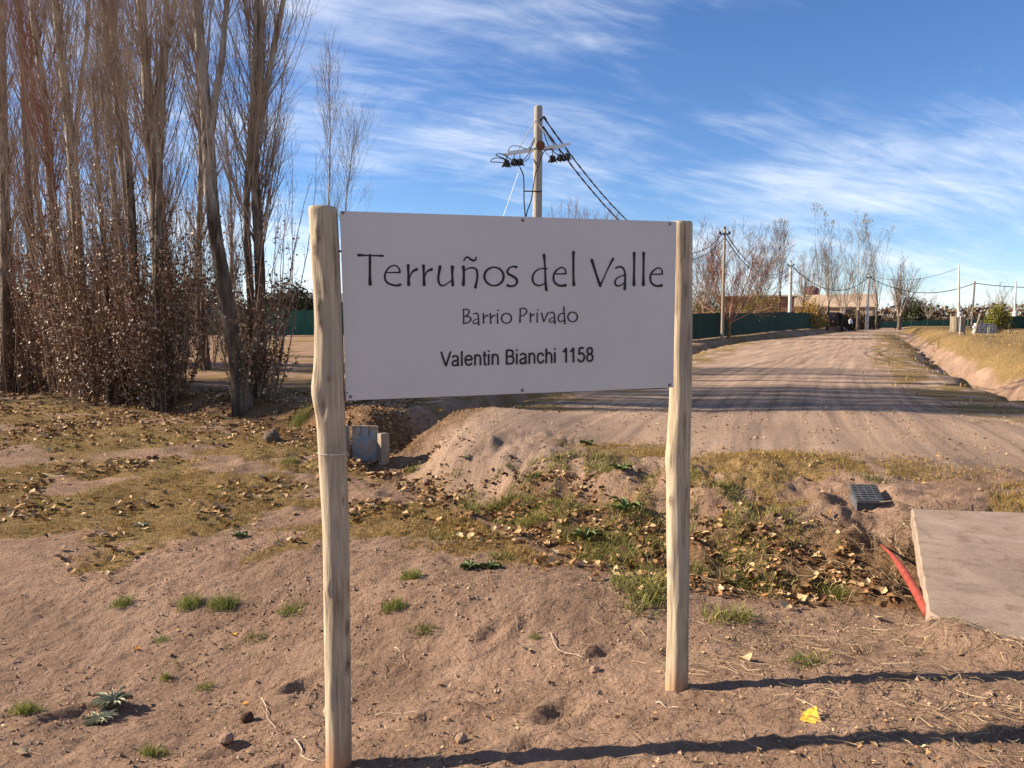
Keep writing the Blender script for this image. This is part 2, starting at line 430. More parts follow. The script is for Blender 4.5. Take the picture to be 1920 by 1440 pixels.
FOOT = [(.42, 3.35, .5, .8), (.18, 2.75, .9, 1.), (-.30, 2.85, .4, .8), (-1.05, 2.75, .7, .9), (-1.35, 2.45, 1.1, .7), (.75, 3.3, .2, .8), (-.95, 3.4, .6, .9), (-.1, 3.6, .8, .8), (.05, 2.5, .3, .7), (-1.9, 3.2, .8, 1.), (1.2, 2.95, .4, .7), (-.8, 2.5, .9, .8)]
def fine_h(x, y):
    dist = np.hypot(x, y)
    dr, sr, ar, d2, s2, d4, s4 = masks(x, y)
    road = (1 - ss(3.0, 4.8, dr)) * ss(6.5, 9, y)
    amp = (1 - ss(7, 20, dist)) * (1 - .75 * road)
    n = .008 * fbm(x * 2.1, y * 2.1, 51, 3) + .009 * fbm(x * 12, y * 12, 55, 4, .75)
    rid = np.abs(pnoise(x * 7.3, y * 7.3, 61))
    lumps = ss(.15, .6, pnoise(x * 1.1, y * 1.1, 63) + .15)
    n = n + .012 * lumps * (.35 - rid)
    cl = pnoise(x * 21, y * 21, 67)
    n = n + .014 * np.clip(cl - .15, 0, 1) * ss(-.2, .4, pnoise(x * 2.3, y * 2.3, 69))
    for fx, fy, a, s_ in FOOT:
        c, s1 = math.cos(a), math.sin(a)
        u = ((x - fx) * c + (y - fy) * s1) / (.10 * s_); v = (-(x - fx) * s1 + (y - fy) * c) / (.05 * s_)
        q = u * u + v * v
        n = n + .032 * s_ * (-np.exp(-q) + .55 * np.exp(-(np.sqrt(q + 1e-6) - 1.7) ** 2 * 3))
    # corrugated tracks on the road, along the travel direction
    trk = .012 * pnoise(dr * sr * 2.3 + 5, ar * .12, 71) * road * (1 - ss(40, 90, y))
    mnd = (.030 * fbm(x * 1.9, y * 1.9, 73, 3) + .016 * fbm(x * 6.1, y * 6.1, 74, 3, .6)) * ss(4, 7, y) * (1 - ss(20, 45, dist)) * (1 - road)
    return n * amp + trk + mnd

def height(x, y):
    x = np.asarray(x, float); y = np.asarray(y, float)
    return base_h(x, y) + fine_h(x, y)

def gh(x, y):
    return float(height(np.array([x]), np.array([y]))[0])

def ground_hit(px, py, dmax=160.0):
    """where the sight line meets the ground"""
    r = ray(px, py); r = r / r[1]
    t = np.concatenate([np.arange(1.4, 12, .02), np.arange(12, dmax, .1)])
    P = np.array([0, 0, CAM_H]) + r[None] * t[:, None]
    h = height(P[:, 0], P[:, 1])
    i = np.argmax(P[:, 2] < h)
    if not (P[:, 2] < h).any(): i = len(t) - 1
    p = P[i].copy(); p[2] = h[i]
    return p

def zone(x, y):
    """grass, litter, road, bare-bank weights"""
    dr, sr, ar, d2, s2, d4, s4 = masks(x, y)
    d1, s1, a1 = polyline_dist(x, y, D1s)
    d3, s3, a3 = polyline_dist(x, y, D3s)
    sd1 = d1 * s1
    n1 = fbm(x * .9, y * .9, 81, 4); n2 = fbm(x * 2.7, y * 2.7, 83, 3)
    inside = (s2 < 0) | (y < 9.5)
    # left lawn between the sign and the trees (near side of ditch 1)
    lawn = ss(4.35, 4.9, y + .22 * x + .45 * n1 + .35 * n2 + .35 * ss(-1.5, -4, x)) * (1 - ss(13, 15, y)) * (sd1 < -.50) * (x < 1.2)
    bare = ss(.15, .55, fbm(x * .55 + 7.3, y * .9, 85, 3) + .55 * np.exp(-(((x + 2.3) / 1.3) ** 2 + ((y - 7.6) / .5) ** 2)) + .45 * np.exp(-(((x + 4.5) / 1.0) ** 2 + ((y - 7.0) / .6) ** 2)) + .1 * n2)
    lawn = lawn * (1 - .85 * bare)
    # crest beyond ditch 1
    crest = np.exp(-((sd1 - 2.25 - .45 * n1) / .55) ** 2) * ss(.5, 2.6, a1) * (sd1 > .4) * (1 - ss(9.0, 12.0, y)) * ss(-.55, .15, n1 + .6 * n2)
    crest = np.maximum(crest, .95 * np.exp(-(((x - 2.5) / 1.5) ** 2 + ((y - 6.55) / .70) ** 2)) * ss(-.75, .1, n1 + .7 * n2))
    crest = np.maximum(crest, .75 * np.exp(-(((x + .8) / .8) ** 2 + ((y - 11.6) / 1.2) ** 2)))
    # field on the right
    field = ss(.5, 1.2, d4) * (s4 < 0) * ss(10, 14, y)
    vergeR = (1 - ss(1.8, 3.6, d4)) * (s4 > 0) * ss(8, 12, y) * ss(-.2, .4, n1 + .3)
    vergeL = (1 - ss(1.2, 3.6, d2)) * (s2 < 0) * ss(11, 13, y) * ss(-.2, .4, n1 + .2)
    behind = ((s2 > 0) | (x < -2)) * ss(12, 15, y)
    grass = np.clip(np.maximum.reduce([lawn, crest, field * .95, vergeR * .8, vergeL * .8, behind * .55 * ss(-.5, .3, n1)]), 0, 1)
    litter = np.clip(np.maximum.reduce([
        (1 - ss(.25, .85, d1)) * ss(.3, 1.2, a1) * .9,
        (1 - ss(.9, 1.7, d1 + .4 * n2)) * (sd1 > 0) * ss(1.6, 2.6, a1) * .75,
        (1 - ss(1.1, 2.0, d1)) * (sd1 > 0) * ss(3.6, 5.0, a1) * .9,
        np.exp(-(((x + 1.75) / .5) ** 2 + ((y - 8.7) / .5) ** 2)),
        ss(7.4, 10.5, y - .25 * (x + 6)) * (x < -1.9) * (1 - ss(2.0, 6.0, d3) * (y > 14)) * (.55 + .5 * n1),
        (1 - ss(.8, 2.5, d3)) * .9,
        .35 * lawn * ss(-.1, .5, n1)]), 0, 1)
    road = (1 - ss(3.6, 5.2, dr + .8 * n1)) * ss(6.8, 8.3, y + .15 * x)
    road = np.maximum(road, (x > .5) * ss(8.0, 9.5, y) * (s4 > 0) * (s2 < 0) * (1 - grass))
    return grass, litter, np.clip(road, 0, 1), dr * sr, ar

def graded(f0, f1, step, lo, hi, g_lo, g_hi):
    c = list(np.arange(f0, f1 + 1e-6, step))
    a = []; p = f0; s_ = step
    while p > lo: s_ *= g_lo; p -= s_; a.append(p)
    b = []; p = c[-1]; s_ = step
    while p < hi: s_ *= g_hi; p += s_; b.append(p)
    return np.array(a[::-1] + c + b)

def mat_ground():
    m, N, L, B = mat_new('ground_soil')
    at_ = N.new('ShaderNodeAttribute'); at_.attribute_name = 'zone'
    sep = N.new('ShaderNodeSeparateColor'); L.new(at_.outputs['Color'], sep.inputs[0])
    tc = N.new('ShaderNodeTexCoord'); P = tc.outputs['Object']
    def mixc(f, a, b):
        x = N.new('ShaderNodeMix'); x.data_type = 'RGBA'
        L.new(f, x.inputs['Factor'])
        for k, v in (('A', a), ('B', b)):
            if isinstance(v, tuple): x.inputs[k].default_value = (*v, 1)
            else: L.new(v, x.inputs[k])
        return x.outputs['Result']
    def rr(f, stops):
        r = ramp(N, stops); L.new(f, r.inputs[0]); return r.outputs[0]
    def mth(op, a, b):
        x = N.new('ShaderNodeMath'); x.operation = op; x.use_clamp = True
        for i, v in enumerate((a, b)):
            if isinstance(v, (int, float)): x.inputs[i].default_value = v
            else: L.new(v, x.inputs[i])
        return x.outputs[0]
    nf = noise(N, L, P, 38, 8, .65); nm = noise(N, L, P, 4.0, 6, .6); nl = noise(N, L, P, .5, 4, .55)
    dirt = rr(nm, [(.25, (.235, .143, .094)), (.5, (.325, .204, .138)), (.75, (.405, .268, .188))])
    dirt = mixc(mth('MULTIPLY', rr(nf, [(.35, (0, 0, 0)), (.75, (1, 1, 1))]), .5), dirt, (.43, .29, .205))
    grit = rr(noise(N, L, P, 75, 6, .75), [(.34, (1, 1, 1)), (.45, (0, 0, 0))])
    dirt = mixc(mth('MULTIPLY', grit, .6), dirt, (.15, .098, .066))
    crust = rr(noise(N, L, P, 1.6, 8, .72, .6), [(.46, (0, 0, 0)), (.60, (1, 1, 1))])
    dirt = mixc(mth('MULTIPLY', crust, .75), dirt, rr(noise(N, L, P, 22, 7, .75), [(.3, (.15, .092, .060)), (.7, (.30, .195, .132))]))
    flecks = rr(noise(N, L, P, 160, 2, .5), [(.265, (1, 1, 1)), (.30, (0, 0, 0))])
    dirt = mixc(mth('MULTIPLY', flecks, .8), dirt, (.085, .052, .034))
    # road: streaks along the travel direction
    uv = N.new('ShaderNodeUVMap'); uv.uv_map = 'along_road'
    mp = N.new('ShaderNodeMapping'); mp.inputs['Scale'].default_value = (1.9, .06, 1); L.new(uv.outputs[0], mp.inputs[0])
    st = noise(N, L, mp.outputs[0], 2.2, 6, .6, .3)
    roadc = rr(st, [(.34, (.225, .155, .113)), (.46, (.345, .24, .175)), (.54, (.40, .275, .195)), (.66, (.50, .35, .25))])
    roadc = mixc(mth('MULTIPLY', rr(noise(N, L, P, 9, 7, .65), [(.4, (0, 0, 0)), (.7, (1, 1, 1))]), .35), roadc, (.245, .175, .13))
    c = mixc(sep.outputs['Blue'], dirt, roadc)
    # thatch under the turf
    gcol = rr(noise(N, L, P, 17, 8, .7), [(.28, (.10, .062, .026)), (.45, (.205, .130, .052)), (.6, (.285, .19, .075)), (.78, (.38, .265, .12))])
    ggreen = rr(noise(N, L, P, 1.7, 5, .6), [(.42, (0, 0, 0)), (.68, (1, 1, 1))])
    gcol = mixc(mth('MULTIPLY', ggreen, .25), gcol, (.19, .15, .05))
    gm = mth('MULTIPLY', sep.outputs['Red'], 1.5)
    gm = mth('MULTIPLY', rr(mth('ADD', mth('MULTIPLY', gm, .62), mth('MULTIPLY', noise(N, L, P, 6.5, 7, .7), .5)), [(.50, (0, 0, 0)), (.74, (1, 1, 1))]), .92)
    c = mixc(gm, c, gcol)
    lcol = rr(noise(N, L, P, 30, 6, .75), [(.3, (.055, .03, .016)), (.5, (.17, .095, .045)), (.68, (.31, .19, .095)), (.8, (.44, .31, .17))])
    lm = rr(mth('ADD', mth('MULTIPLY', sep.outputs['Green'], .6), mth('MULTIPLY', noise(N, L, P, 7, 6, .7), .5)), [(.5, (0, 0, 0)), (.7, (1, 1, 1))])
    c = mixc(mth('MULTIPLY', lm, .85), c, lcol)
    big = rr(nl, [(.3, (.86, .86, .86)), (.7, (1.1, 1.1, 1.1))])
    mm = N.new('ShaderNodeMix'); mm.data_type = 'RGBA'; mm.blend_type = 'MULTIPLY'; mm.inputs['Factor'].default_value = 1
    L.new(c, mm.inputs['A']); L.new(big, mm.inputs['B'])
    L.new(mm.outputs['Result'], B.inputs['Base Color'])
    B.inputs['Roughness'].default_value = .97; B.inputs['Specular IOR Level'].default_value = .08
    def bmp(scale, det, rough, dist, strength, prev=None):
        b_ = N.new('ShaderNodeBump'); b_.inputs['Strength'].default_value = strength; b_.inputs['Distance'].default_value = dist
        L.new(noise(N, L, P, scale, det, rough), b_.inputs['Height'])
        if prev is not None: L.new(prev.outputs[0], b_.inputs['Normal'])
        return b_
    def vor(scale, dist, strength, prev):
        v_ = N.new('ShaderNodeTexVoronoi'); v_.inputs['Scale'].default_value = scale; v_.inputs['Randomness'].default_value = 1
        wv = N.new('ShaderNodeMix'); wv.data_type = 'VECTOR'; wv.inputs['Factor'].default_value = .06
        nz = N.new('ShaderNodeTexNoise'); nz.inputs['Scale'].default_value = scale * .8; nz.inputs['Detail'].default_value = 4; L.new(P, nz.inputs['Vector'])
        L.new(P, wv.inputs['A']); L.new(nz.outputs['Color'], wv.inputs['B']); L.new(wv.outputs['Result'], v_.inputs['Vector'])
        b_ = N.new('ShaderNodeBump'); b_.invert = True; b_.inputs['Strength'].default_value = strength; b_.inputs['Distance'].default_value = dist
        L.new(v_.outputs['Distance'], b_.inputs['Height']); L.new(prev.outputs[0], b_.inputs['Normal']); return b_
    b2 = bmp(9, 9, .8, .05, .45, vor(38, .016, .75, vor(95, .008, .8, bmp(150, 6, .8, .006, .9))))
    L.new(b2.outputs[0], B.inputs['Normal'])
    return m

def build_ground():
    xs = graded(-2.4, 2.6, .029, -1600, 1600, 1.042, 1.038)
    ys = graded(1.85, 6.1, .029, -80, 3200, 1.12, 1.025)
    X, Y = np.meshgrid(xs, ys)
    Z = height(X, Y)
    g, l, r, u, v = zone(X, Y)
    ny, nx = X.shape
    V = np.stack([X, Y, Z], -1).reshape(-1, 3)
    i = np.arange(ny - 1)[:, None] * nx + np.arange(nx - 1)[None]
    F = np.stack([i, i + 1, i + nx + 1, i + nx], -1).reshape(-1, 4)
    me = raw_mesh('ground', V, [F], smooth=True)
    ca = me.color_attributes.new('zone', 'FLOAT_COLOR', 'POINT')
    col = np.stack([g, l, r, np.ones_like(g)], -1).reshape(-1, 4).astype(np.float32)
    ca.data.foreach_set('color', col.ravel())
    uvl = me.uv_layers.new(name='along_road')
    li = np.empty(len(me.loops), np.int32); me.loops.foreach_get('vertex_index', li)
    UV = np.stack([u, v], -1).reshape(-1, 2)[li].astype(np.float32)
    uvl.data.foreach_set('uv', UV.ravel())
    o = obj('ground', me, mat_ground())
    tag(o, 'reddish bare soil with dirt road, ditches and dry verges', kind='structure')
    return o
build_ground()

# ------------------------------------------------------------------ the sign
def mat_post(name, seed, grey, foot=0.0):
    m, N, L, B = mat_new(name)
    tc = N.new('ShaderNodeTexCoord')
    mp = N.new('ShaderNodeMapping'); mp.inputs['Scale'].default_value = (1, 1, .06); mp.inputs['Location'].default_value = (seed, seed, 0)
    L.new(tc.outputs['Object'], mp.inputs[0])
    g = noise(N, L, mp.outputs[0], 75, 8, .65, .6)
    mp2 = N.new('ShaderNodeMapping'); mp2.inputs['Scale'].default_value = (1, 1, .28); mp2.inputs['Location'].default_value = (seed + 3, 0, 1)
    L.new(tc.outputs['Object'], mp2.inputs[0])
    b = noise(N, L, mp2.outputs[0], 11, 6, .6, .8)
    r1 = ramp(N, [(.27, (.13, .095, .062)), (.40, (.33, .26, .18)), (.58, (.465, .385, .28)), (.8, (.59, .51, .395))])
    L.new(g, r1.inputs[0])
    r2 = ramp(N, [(.30, (.55, .47, .41)), (.48, (.95, .93, .9)), (.75, (1.12, 1.08, 1.02))]); L.new(b, r2.inputs[0])
    mx = N.new('ShaderNodeMix'); mx.data_type = 'RGBA'; mx.blend_type = 'MULTIPLY'; mx.inputs['Factor'].default_value = 1
    L.new(r1.outputs[0], mx.inputs['A']); L.new(r2.outputs[0], mx.inputs['B'])
    # grey weathering patches
    w = noise(N, L, mp2.outputs[0], 6, 5, .6, .4)
    rw = ramp(N, [(.46, (0, 0, 0)), (.70, (grey, grey, grey))]); L.new(w, rw.inputs[0])
    mx2 = N.new('ShaderNodeMix'); mx2.data_type = 'RGBA'
    L.new(rw.outputs[0], mx2.inputs['Factor']); L.new(mx.outputs['Result'], mx2.inputs['A']); mx2.inputs['B'].default_value = (.30, .245, .19, 1)
    # knots, flagged on the mesh
    at_ = N.new('ShaderNodeAttribute'); at_.attribute_name = 'knot'
    mx3 = N.new('ShaderNodeMix'); mx3.data_type = 'RGBA'
    L.new(at_.outputs['Fac'], mx3.inputs['Factor']); L.new(mx2.outputs['Result'], mx3.inputs['A']); mx3.inputs['B'].default_value = (.075, .045, .028, 1)
    mp3 = N.new('ShaderNodeMapping'); mp3.inputs['Scale'].default_value = (1, 1, .025); mp3.inputs['Location'].default_value = (seed * 2, 4, 0)
    L.new(tc.outputs['Object'], mp3.inputs[0])
    ck = noise(N, L, mp3.outputs[0], 48, 5, .6, .3)
    rc = ramp(N, [(.335, (1, 1, 1)), (.385, (0, 0, 0))]); L.new(ck, rc.inputs[0])
    cm = N.new('ShaderNodeMath'); cm.operation = 'MULTIPLY'; cm.inputs[1].default_value = .7; L.new(rc.outputs[0], cm.inputs[0])
    mx4 = N.new('ShaderNodeMix'); mx4.data_type = 'RGBA'; L.new(cm.outputs[0], mx4.inputs['Factor']); L.new(mx3.outputs['Result'], mx4.inputs['A']); mx4.inputs['B'].default_value = (.13, .09, .06, 1)
    # soil splashed up the foot
    sp = N.new('ShaderNodeSeparateXYZ'); L.new(tc.outputs['Object'], sp.inputs[0])
    ad = N.new('ShaderNodeMath'); ad.operation = 'MULTIPLY_ADD'; L.new(b, ad.inputs[0]); ad.inputs[1].default_value = -.22; L.new(sp.outputs['Z'], ad.inputs[2])
    mr = N.new('ShaderNodeMapRange'); mr.interpolation_type = 'SMOOTHSTEP'; mr.inputs['From Min'].default_value = foot + .02; mr.inputs['From Max'].default_value = foot - .10; L.new(ad.outputs[0], mr.inputs['Value'])
    mx5 = N.new('ShaderNodeMix'); mx5.data_type = 'RGBA'; L.new(mr.outputs[0], mx5.inputs['Factor']); L.new(mx4.outputs['Result'], mx5.inputs['A']); mx5.inputs['B'].default_value = (.40, .22, .12, 1)
    L.new(mx5.outputs['Result'], B.inputs['Base Color'])
    B.inputs['Roughness'].default_value = .78; B.inputs['Specular IOR Level'].default_value = .2
    bp = N.new('ShaderNodeBump'); bp.inputs['Strength'].default_value = .8; bp.inputs['Distance'].default_value = .006
    L.new(g, bp.inputs['Height']); L.new(bp.outputs[0], B.inputs['Normal'])
    return m

def build_post(axis, radii, knots, seed, mat, parent, z_low):
    """axis: list of 3D points from the top down; knots: (angle, z, size_a, size_z, height, dark)"""
    A = catmull(np.array(axis)[::-1], 40); Rr = catmull(np.array(radii, float)[::-1][:, None], 40)[:, 0]
    z = np.linspace(z_low, A[-1, 2], 240)
    Ax = np.interp(z, A[:, 2], A[:, 0]); Ay = np.interp(z, A[:, 2], A[:, 1]); R = np.interp(z, A[:, 2], Rr)
    sides = 56
    th = np.arange(sides) * 2 * math.pi / sides
    TH, Z = np.meshgrid(th, z)
    R2 = .97 * R[:, None] * (1 + .045 * pnoise(np.cos(TH) * 1.2 + seed, Z * 2.2 + np.sin(TH) * 1.3, 5 + seed) + .035 * pnoise(np.cos(TH) * 2 + 9, Z * 5 + np.sin(TH) * 2, 6 + seed) + .012 * pnoise(TH * 9 / math.pi, Z * 3.0, 7 + seed))
    # flattened facets where bark was stripped
    R2 = R2 * (1 - .03 * ss(.2, .6, pnoise(TH * 1.2, Z * 1.6, 15 + seed)))
    K = np.zeros_like(R2)
    for a, kz, sa, sz, h, dk in knots:
        da = (TH - a + math.pi) % (2 * math.pi) - math.pi
        q = (da / (sa * 1.25)) ** 2 + ((Z - kz) / (sz * 1.2)) ** 2
        R2 = R2 + h * 1.5 * np.exp(-q)
        nz = pnoise(da * 9 + seed, Z * 60, 77)
        K = np.maximum(K, dk * np.exp(-(q * 1.5) ** 1.3) * (.85 + .8 * nz))
    # edge rounding at the top
    top = np.clip((A[-1, 2] - Z) / .008, 0, 1); R2 = R2 * (.93 + .07 * np.sqrt(top))
    V = np.stack([Ax[:, None] + R2 * np.cos(TH), Ay[:, None] + R2 * np.sin(TH), Z + 0 * TH], -1).reshape(-1, 3)
    n = len(z)
    i = np.arange(n - 1)[:, None] * sides; j = np.arange(sides)[None]; j2 = (j + 1) % sides
    F = np.stack([i + j, i + j2, i + sides + j2, i + sides + j], -1).reshape(-1, 4)
    V = np.vstack([V, [[Ax[-1], Ay[-1], z[-1] + .001]]])
    t = (n - 1) * sides
    F3 = np.stack([t + np.arange(sides), t + (np.arange(sides) + 1) % sides, np.full(sides, n * sides)], -1)
    me = raw_mesh('post', V, [F3, F], smooth=True)
    ka = me.attributes.new('knot', 'FLOAT', 'POINT')
    ka.data.foreach_set('value', np.concatenate([np.clip(K, 0, 1).ravel(), [0.0]]).astype(np.float32))
    return obj('post', me, mat, parent)

def build_sign():
    root = empty('welcome_sign', (0, 0, 0))
    tag(root, 'white sign board on two peeled log posts at the roadside', 'sign')
    dl, dr = 2.50, 2.84
    ax = [at(604.5, 388, dl), at(610, 480, dl), at(616, 600, dl), at(617.5, 720, dl), at(623.5, 850, dl), at(629, 1000, dl), at(632, 1150, dl), at(634, 1300, dl), at(635, 1440, dl), at(635, 1560, dl)]
    rad = [.0465, .0470, .0465, .0495, .0465, .0445, .0450, .0445, .0440, .044]
    cd = -math.pi / 2            # towards the camera
    K1 = [(cd - .15, 1.79, .22, .035, .005, .9), (cd - .45, 1.745, .25, .03, .004, .75), (cd - .35, 1.60, .20, .05, -.003, .55), (cd - .45, 1.555, .18, .035, .004, .8), (cd - .35, 1.51, .2, .02, .003, .8), (cd + .1, 1.63, .16, .03, .002, .45),
          (cd - 1.2, 1.285, .5, .05, .007, 0), (cd - .3, 1.24, .16, .03, -.004, .6), (cd + .95, .93, .10, .02, -.002, .9), (cd - .4, .64, .2, .02, .005, .2), (cd + 1.1, .50, .25, .03, .002, .9), (cd + 1.1, .365, .28, .03, .002, .95), (cd - .1, .27, .14, .03, -.003, .3), (cd + .2, 1.33, .14, .012, .002, .5), (cd-1.3, .20, .12, .01, .006, .2)]
    build_post(ax, rad, K1, 1, mat_post('peeled_wood', 1.0, .55), root, -.35)
    ax = [at(1277.5, 416, dr), at(1277, 560, dr), at(1275.5, 740, dr), at(1271.8, 850, dr), at(1271, 1000, dr), at(1271.5, 1150, dr), at(1269, 1290, dr), at(1269, 1400, dr)]
    rad = [.0415, .0420, .0425, .0445, .0445, .0430, .0440, .044]
    K2 = [(cd + .2, 1.62, .2, .04, .002, .5), (cd + .5, 1.45, .15, .03, .002, .5), (cd + .35, 1.14, .14, .045, -.003, .85), (cd + .55, .88, .2, .03, .002, .6), (cd - .9, .85, .2, .02, .003, .6), (cd - 1.1, .60, .2, .03, .004, .3), (cd + .2, .70, .12, .02, 0, .4), (cd - 1.2, 1.0, .5, .04, .005, 0), (cd + .1, 1.80, .05, .06, -.006, .5), (cd - .4, .40, .2, .05, .003, 0), (cd+.6, .30, .15, .05, -.003, .3)]
    build_post(ax, rad, K2, 4, mat_post('weathered_wood', 5.0, .95, .10), root, -.25)
    # board: in front of the right post, beside the left one
    TL, BL, TR, BR = at(637, 395.5, 2.495), at(649, 751, 2.495), at(1268.5, 415.5, 2.788), at(1262.5, 726.5, 2.788)
    nrm = np.cross(TR - TL, BL - TL); nrm /= np.linalg.norm(nrm)
    if nrm[1] > 0: nrm = -nrm                       # towards the viewer
    th = .004
    F = np.array([TL, TR, BR, BL]); Bk = F - nrm * th
    me = MB().add(np.vstack([F, Bk]), [[0, 3, 2, 1], [4, 5, 6, 7], [0, 1, 5, 4], [1, 2, 6, 5], [2, 3, 7, 6], [3, 0, 4, 7]])
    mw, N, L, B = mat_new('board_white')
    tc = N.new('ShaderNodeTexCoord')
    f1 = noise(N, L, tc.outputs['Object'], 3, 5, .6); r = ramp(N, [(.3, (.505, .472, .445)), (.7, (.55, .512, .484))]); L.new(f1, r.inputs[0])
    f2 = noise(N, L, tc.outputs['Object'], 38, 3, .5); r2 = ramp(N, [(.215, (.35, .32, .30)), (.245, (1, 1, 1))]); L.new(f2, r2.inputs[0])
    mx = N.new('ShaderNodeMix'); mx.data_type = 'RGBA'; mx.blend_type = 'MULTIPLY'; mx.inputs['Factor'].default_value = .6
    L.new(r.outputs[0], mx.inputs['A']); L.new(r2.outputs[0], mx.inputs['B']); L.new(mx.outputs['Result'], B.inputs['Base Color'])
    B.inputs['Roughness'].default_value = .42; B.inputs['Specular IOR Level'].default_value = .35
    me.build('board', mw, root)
    e1 = (TR - TL) / np.linalg.norm(TR - TL)
    dn = BL - TL; dn /= np.linalg.norm(dn)
    # metal edge rails behind the board
    rot = np.stack([e1, -nrm, -dn], 1)
    hL = np.linalg.norm(BL - TL); hR = np.linalg.norm(BR - TR); W = np.linalg.norm(TR - TL)
    for c, d in (((TL + BL) / 2 + e1 * .007 - nrm * .014, (.012, .018, hL - .004)), ((TL + TR) / 2 + dn * .012 - nrm * .014, (W - .07, .018, .018)), ((BL + BR) / 2 - dn * .012 - nrm * .014, (W - .07, .018, .018))):
        MB().box(c + e1 * .0, d, rot).build('frame_rail', M['dark_metal'], root)
    # bolt to the left post
    p = at(634, 471, 2.51); MB().tube([p - e1 * .03, p + e1 * .012], .004, 8).build('bolt', M['rust'], root)
    # screws
    def on_board(px, py, lift=.001):
        r_ = ray(px, py); o = np.array([0, 0, CAM_H])
        t = np.dot(TL - o, nrm) / np.dot(r_, nrm)
        return o + r_ * t + nrm * lift
    for px, py in ((643, 399), (980, 413), (1256, 420), (657, 744), (979.5, 732), (1256, 722)):
        c = on_board(px, py, -.001)
        MB().tube([c, c + nrm * .0018, c + nrm * .003], [.0058, .0056, .0035], 12).build('screw', M['galv_dark'], root)
    c = on_board(651, 737, -.001); MB().tube([c, c + nrm * .002], [.0035, .003], 10).build('screw', M['galv_dark'], root)
    # lettering: vinyl film on the board
    ink = mat_plain('black_vinyl', (.012, .011, .013), rough=.4, var=.1)
    def strokes(items, ox, oy, sc, part, z0, counts, caps=True):
        line = empty('lettering'); line.parent = root; line['label'] = part
        ends = np.cumsum(counts); mb = MB(); k = 0
        for st in items:
            P = catmull(np.array(st, float), 7); w = P[:, 2].copy()
            k += 1
            pts = np.array([on_board(ox + a / sc, oy + b / sc, z0 + k * .00002) for a, b in P[:, :2]])
            T = np.gradient(pts, axis=0); T /= np.linalg.norm(T, axis=1, keepdims=True) + 1e-12
            Nn = np.cross(T, nrm)
            zc = np.dot(pts - np.array([0, 0, CAM_H]), np.array([0, math.cos(PITCH), -math.sin(PITCH)]))
            hw = (w / sc / FPX * zc / 2)[:, None]
            closed = np.linalg.norm(P[0, :2] - P[-1, :2]) < 1e-6
            V = np.vstack([pts + Nn * hw, pts - Nn * hw]); n = len(pts)
            i = np.arange(n - 1)
            mb.add(V, np.stack([i, i + n, i + n + 1, i + 1], -1))
            if not closed and caps:
                for e in (0, -1):
                    a_ = np.arange(10) * 2 * math.pi / 10
                    c_ = pts[e] + nrm * .00001
                    V = np.vstack([c_[None], c_ + hw[e, 0] * (np.cos(a_)[:, None] * e1 - np.sin(a_)[:, None] * dn)])
                    mb.add(V, np.stack([np.zeros(10, int), 1 + np.arange(10), 1 + (np.arange(10) + 1) % 10], -1))
            if k in ends:
                mb.build('letter', ink, line); mb = MB()
    def ell(cx, cy, rx, ry, w0, w1, a0=.6):
        a = a0 + np.linspace(0, 2 * math.pi, 25)
        return [(cx + rx * math.cos(t), cy - ry * math.sin(t), w0 + (w1 - w0) * abs(math.cos(t))) for t in a[:-1]] + [(cx + rx * math.cos(a[0]), cy - ry * math.sin(a[0]), w0 + (w1 - w0) * abs(math.cos(a[0])))]
    T1 = [
        [(195, 230, 34), (262, 233, 19), (330, 235, 17), (400, 236, 18), (466, 238, 26)],
        [(322, 230, 30), (322, 330, 30), (321, 460, 29), (324, 556, 42)],
        [(505, 425, 14), (590, 426, 15), (655, 424, 20)],
        [(660, 424, 22), (652, 385, 17), (625, 356, 15), (595, 346, 15), (548, 362, 17), (506, 410, 20), (490, 462, 22), (497, 512, 24), (532, 550, 24), (590, 568, 22), (635, 572, 25), (663, 562, 30)],
        [(752, 347, 36), (754, 440, 24), (758, 562, 38)],
        [(762, 505, 12), (783, 443, 17), (813, 407, 24), (847, 391, 34)],
        [(924, 350, 36), (927, 440, 24), (932, 562, 38)],
        [(936, 480, 12), (955, 427, 17), (985, 402, 24), (1016, 390, 34)],
        [(1110, 362, 38), (1099, 425, 28), (1091, 490, 26), (1103, 552, 24), (1135, 574, 18), (1175, 560, 14), (1240, 515, 12)],
        [(1249, 363, 40), (1248, 450, 24), (1253, 566, 34)],
        [(1373, 363, 38), (1378, 440, 26), (1373, 562, 38)],
        [(1388, 402, 14), (1436, 377, 16), (1488, 374, 20), (1523, 402, 24), (1531, 470, 24), (1520, 540, 24), (1508, 592, 34)],
        [(1377, 296, 14), (1395, 264, 18), (1420, 252, 19), (1452, 276, 24), (1485, 292, 24), (1510, 280, 19), (1516, 254, 17)],
        ell(1718, 470, 108, 103, 17, 27),
    ]
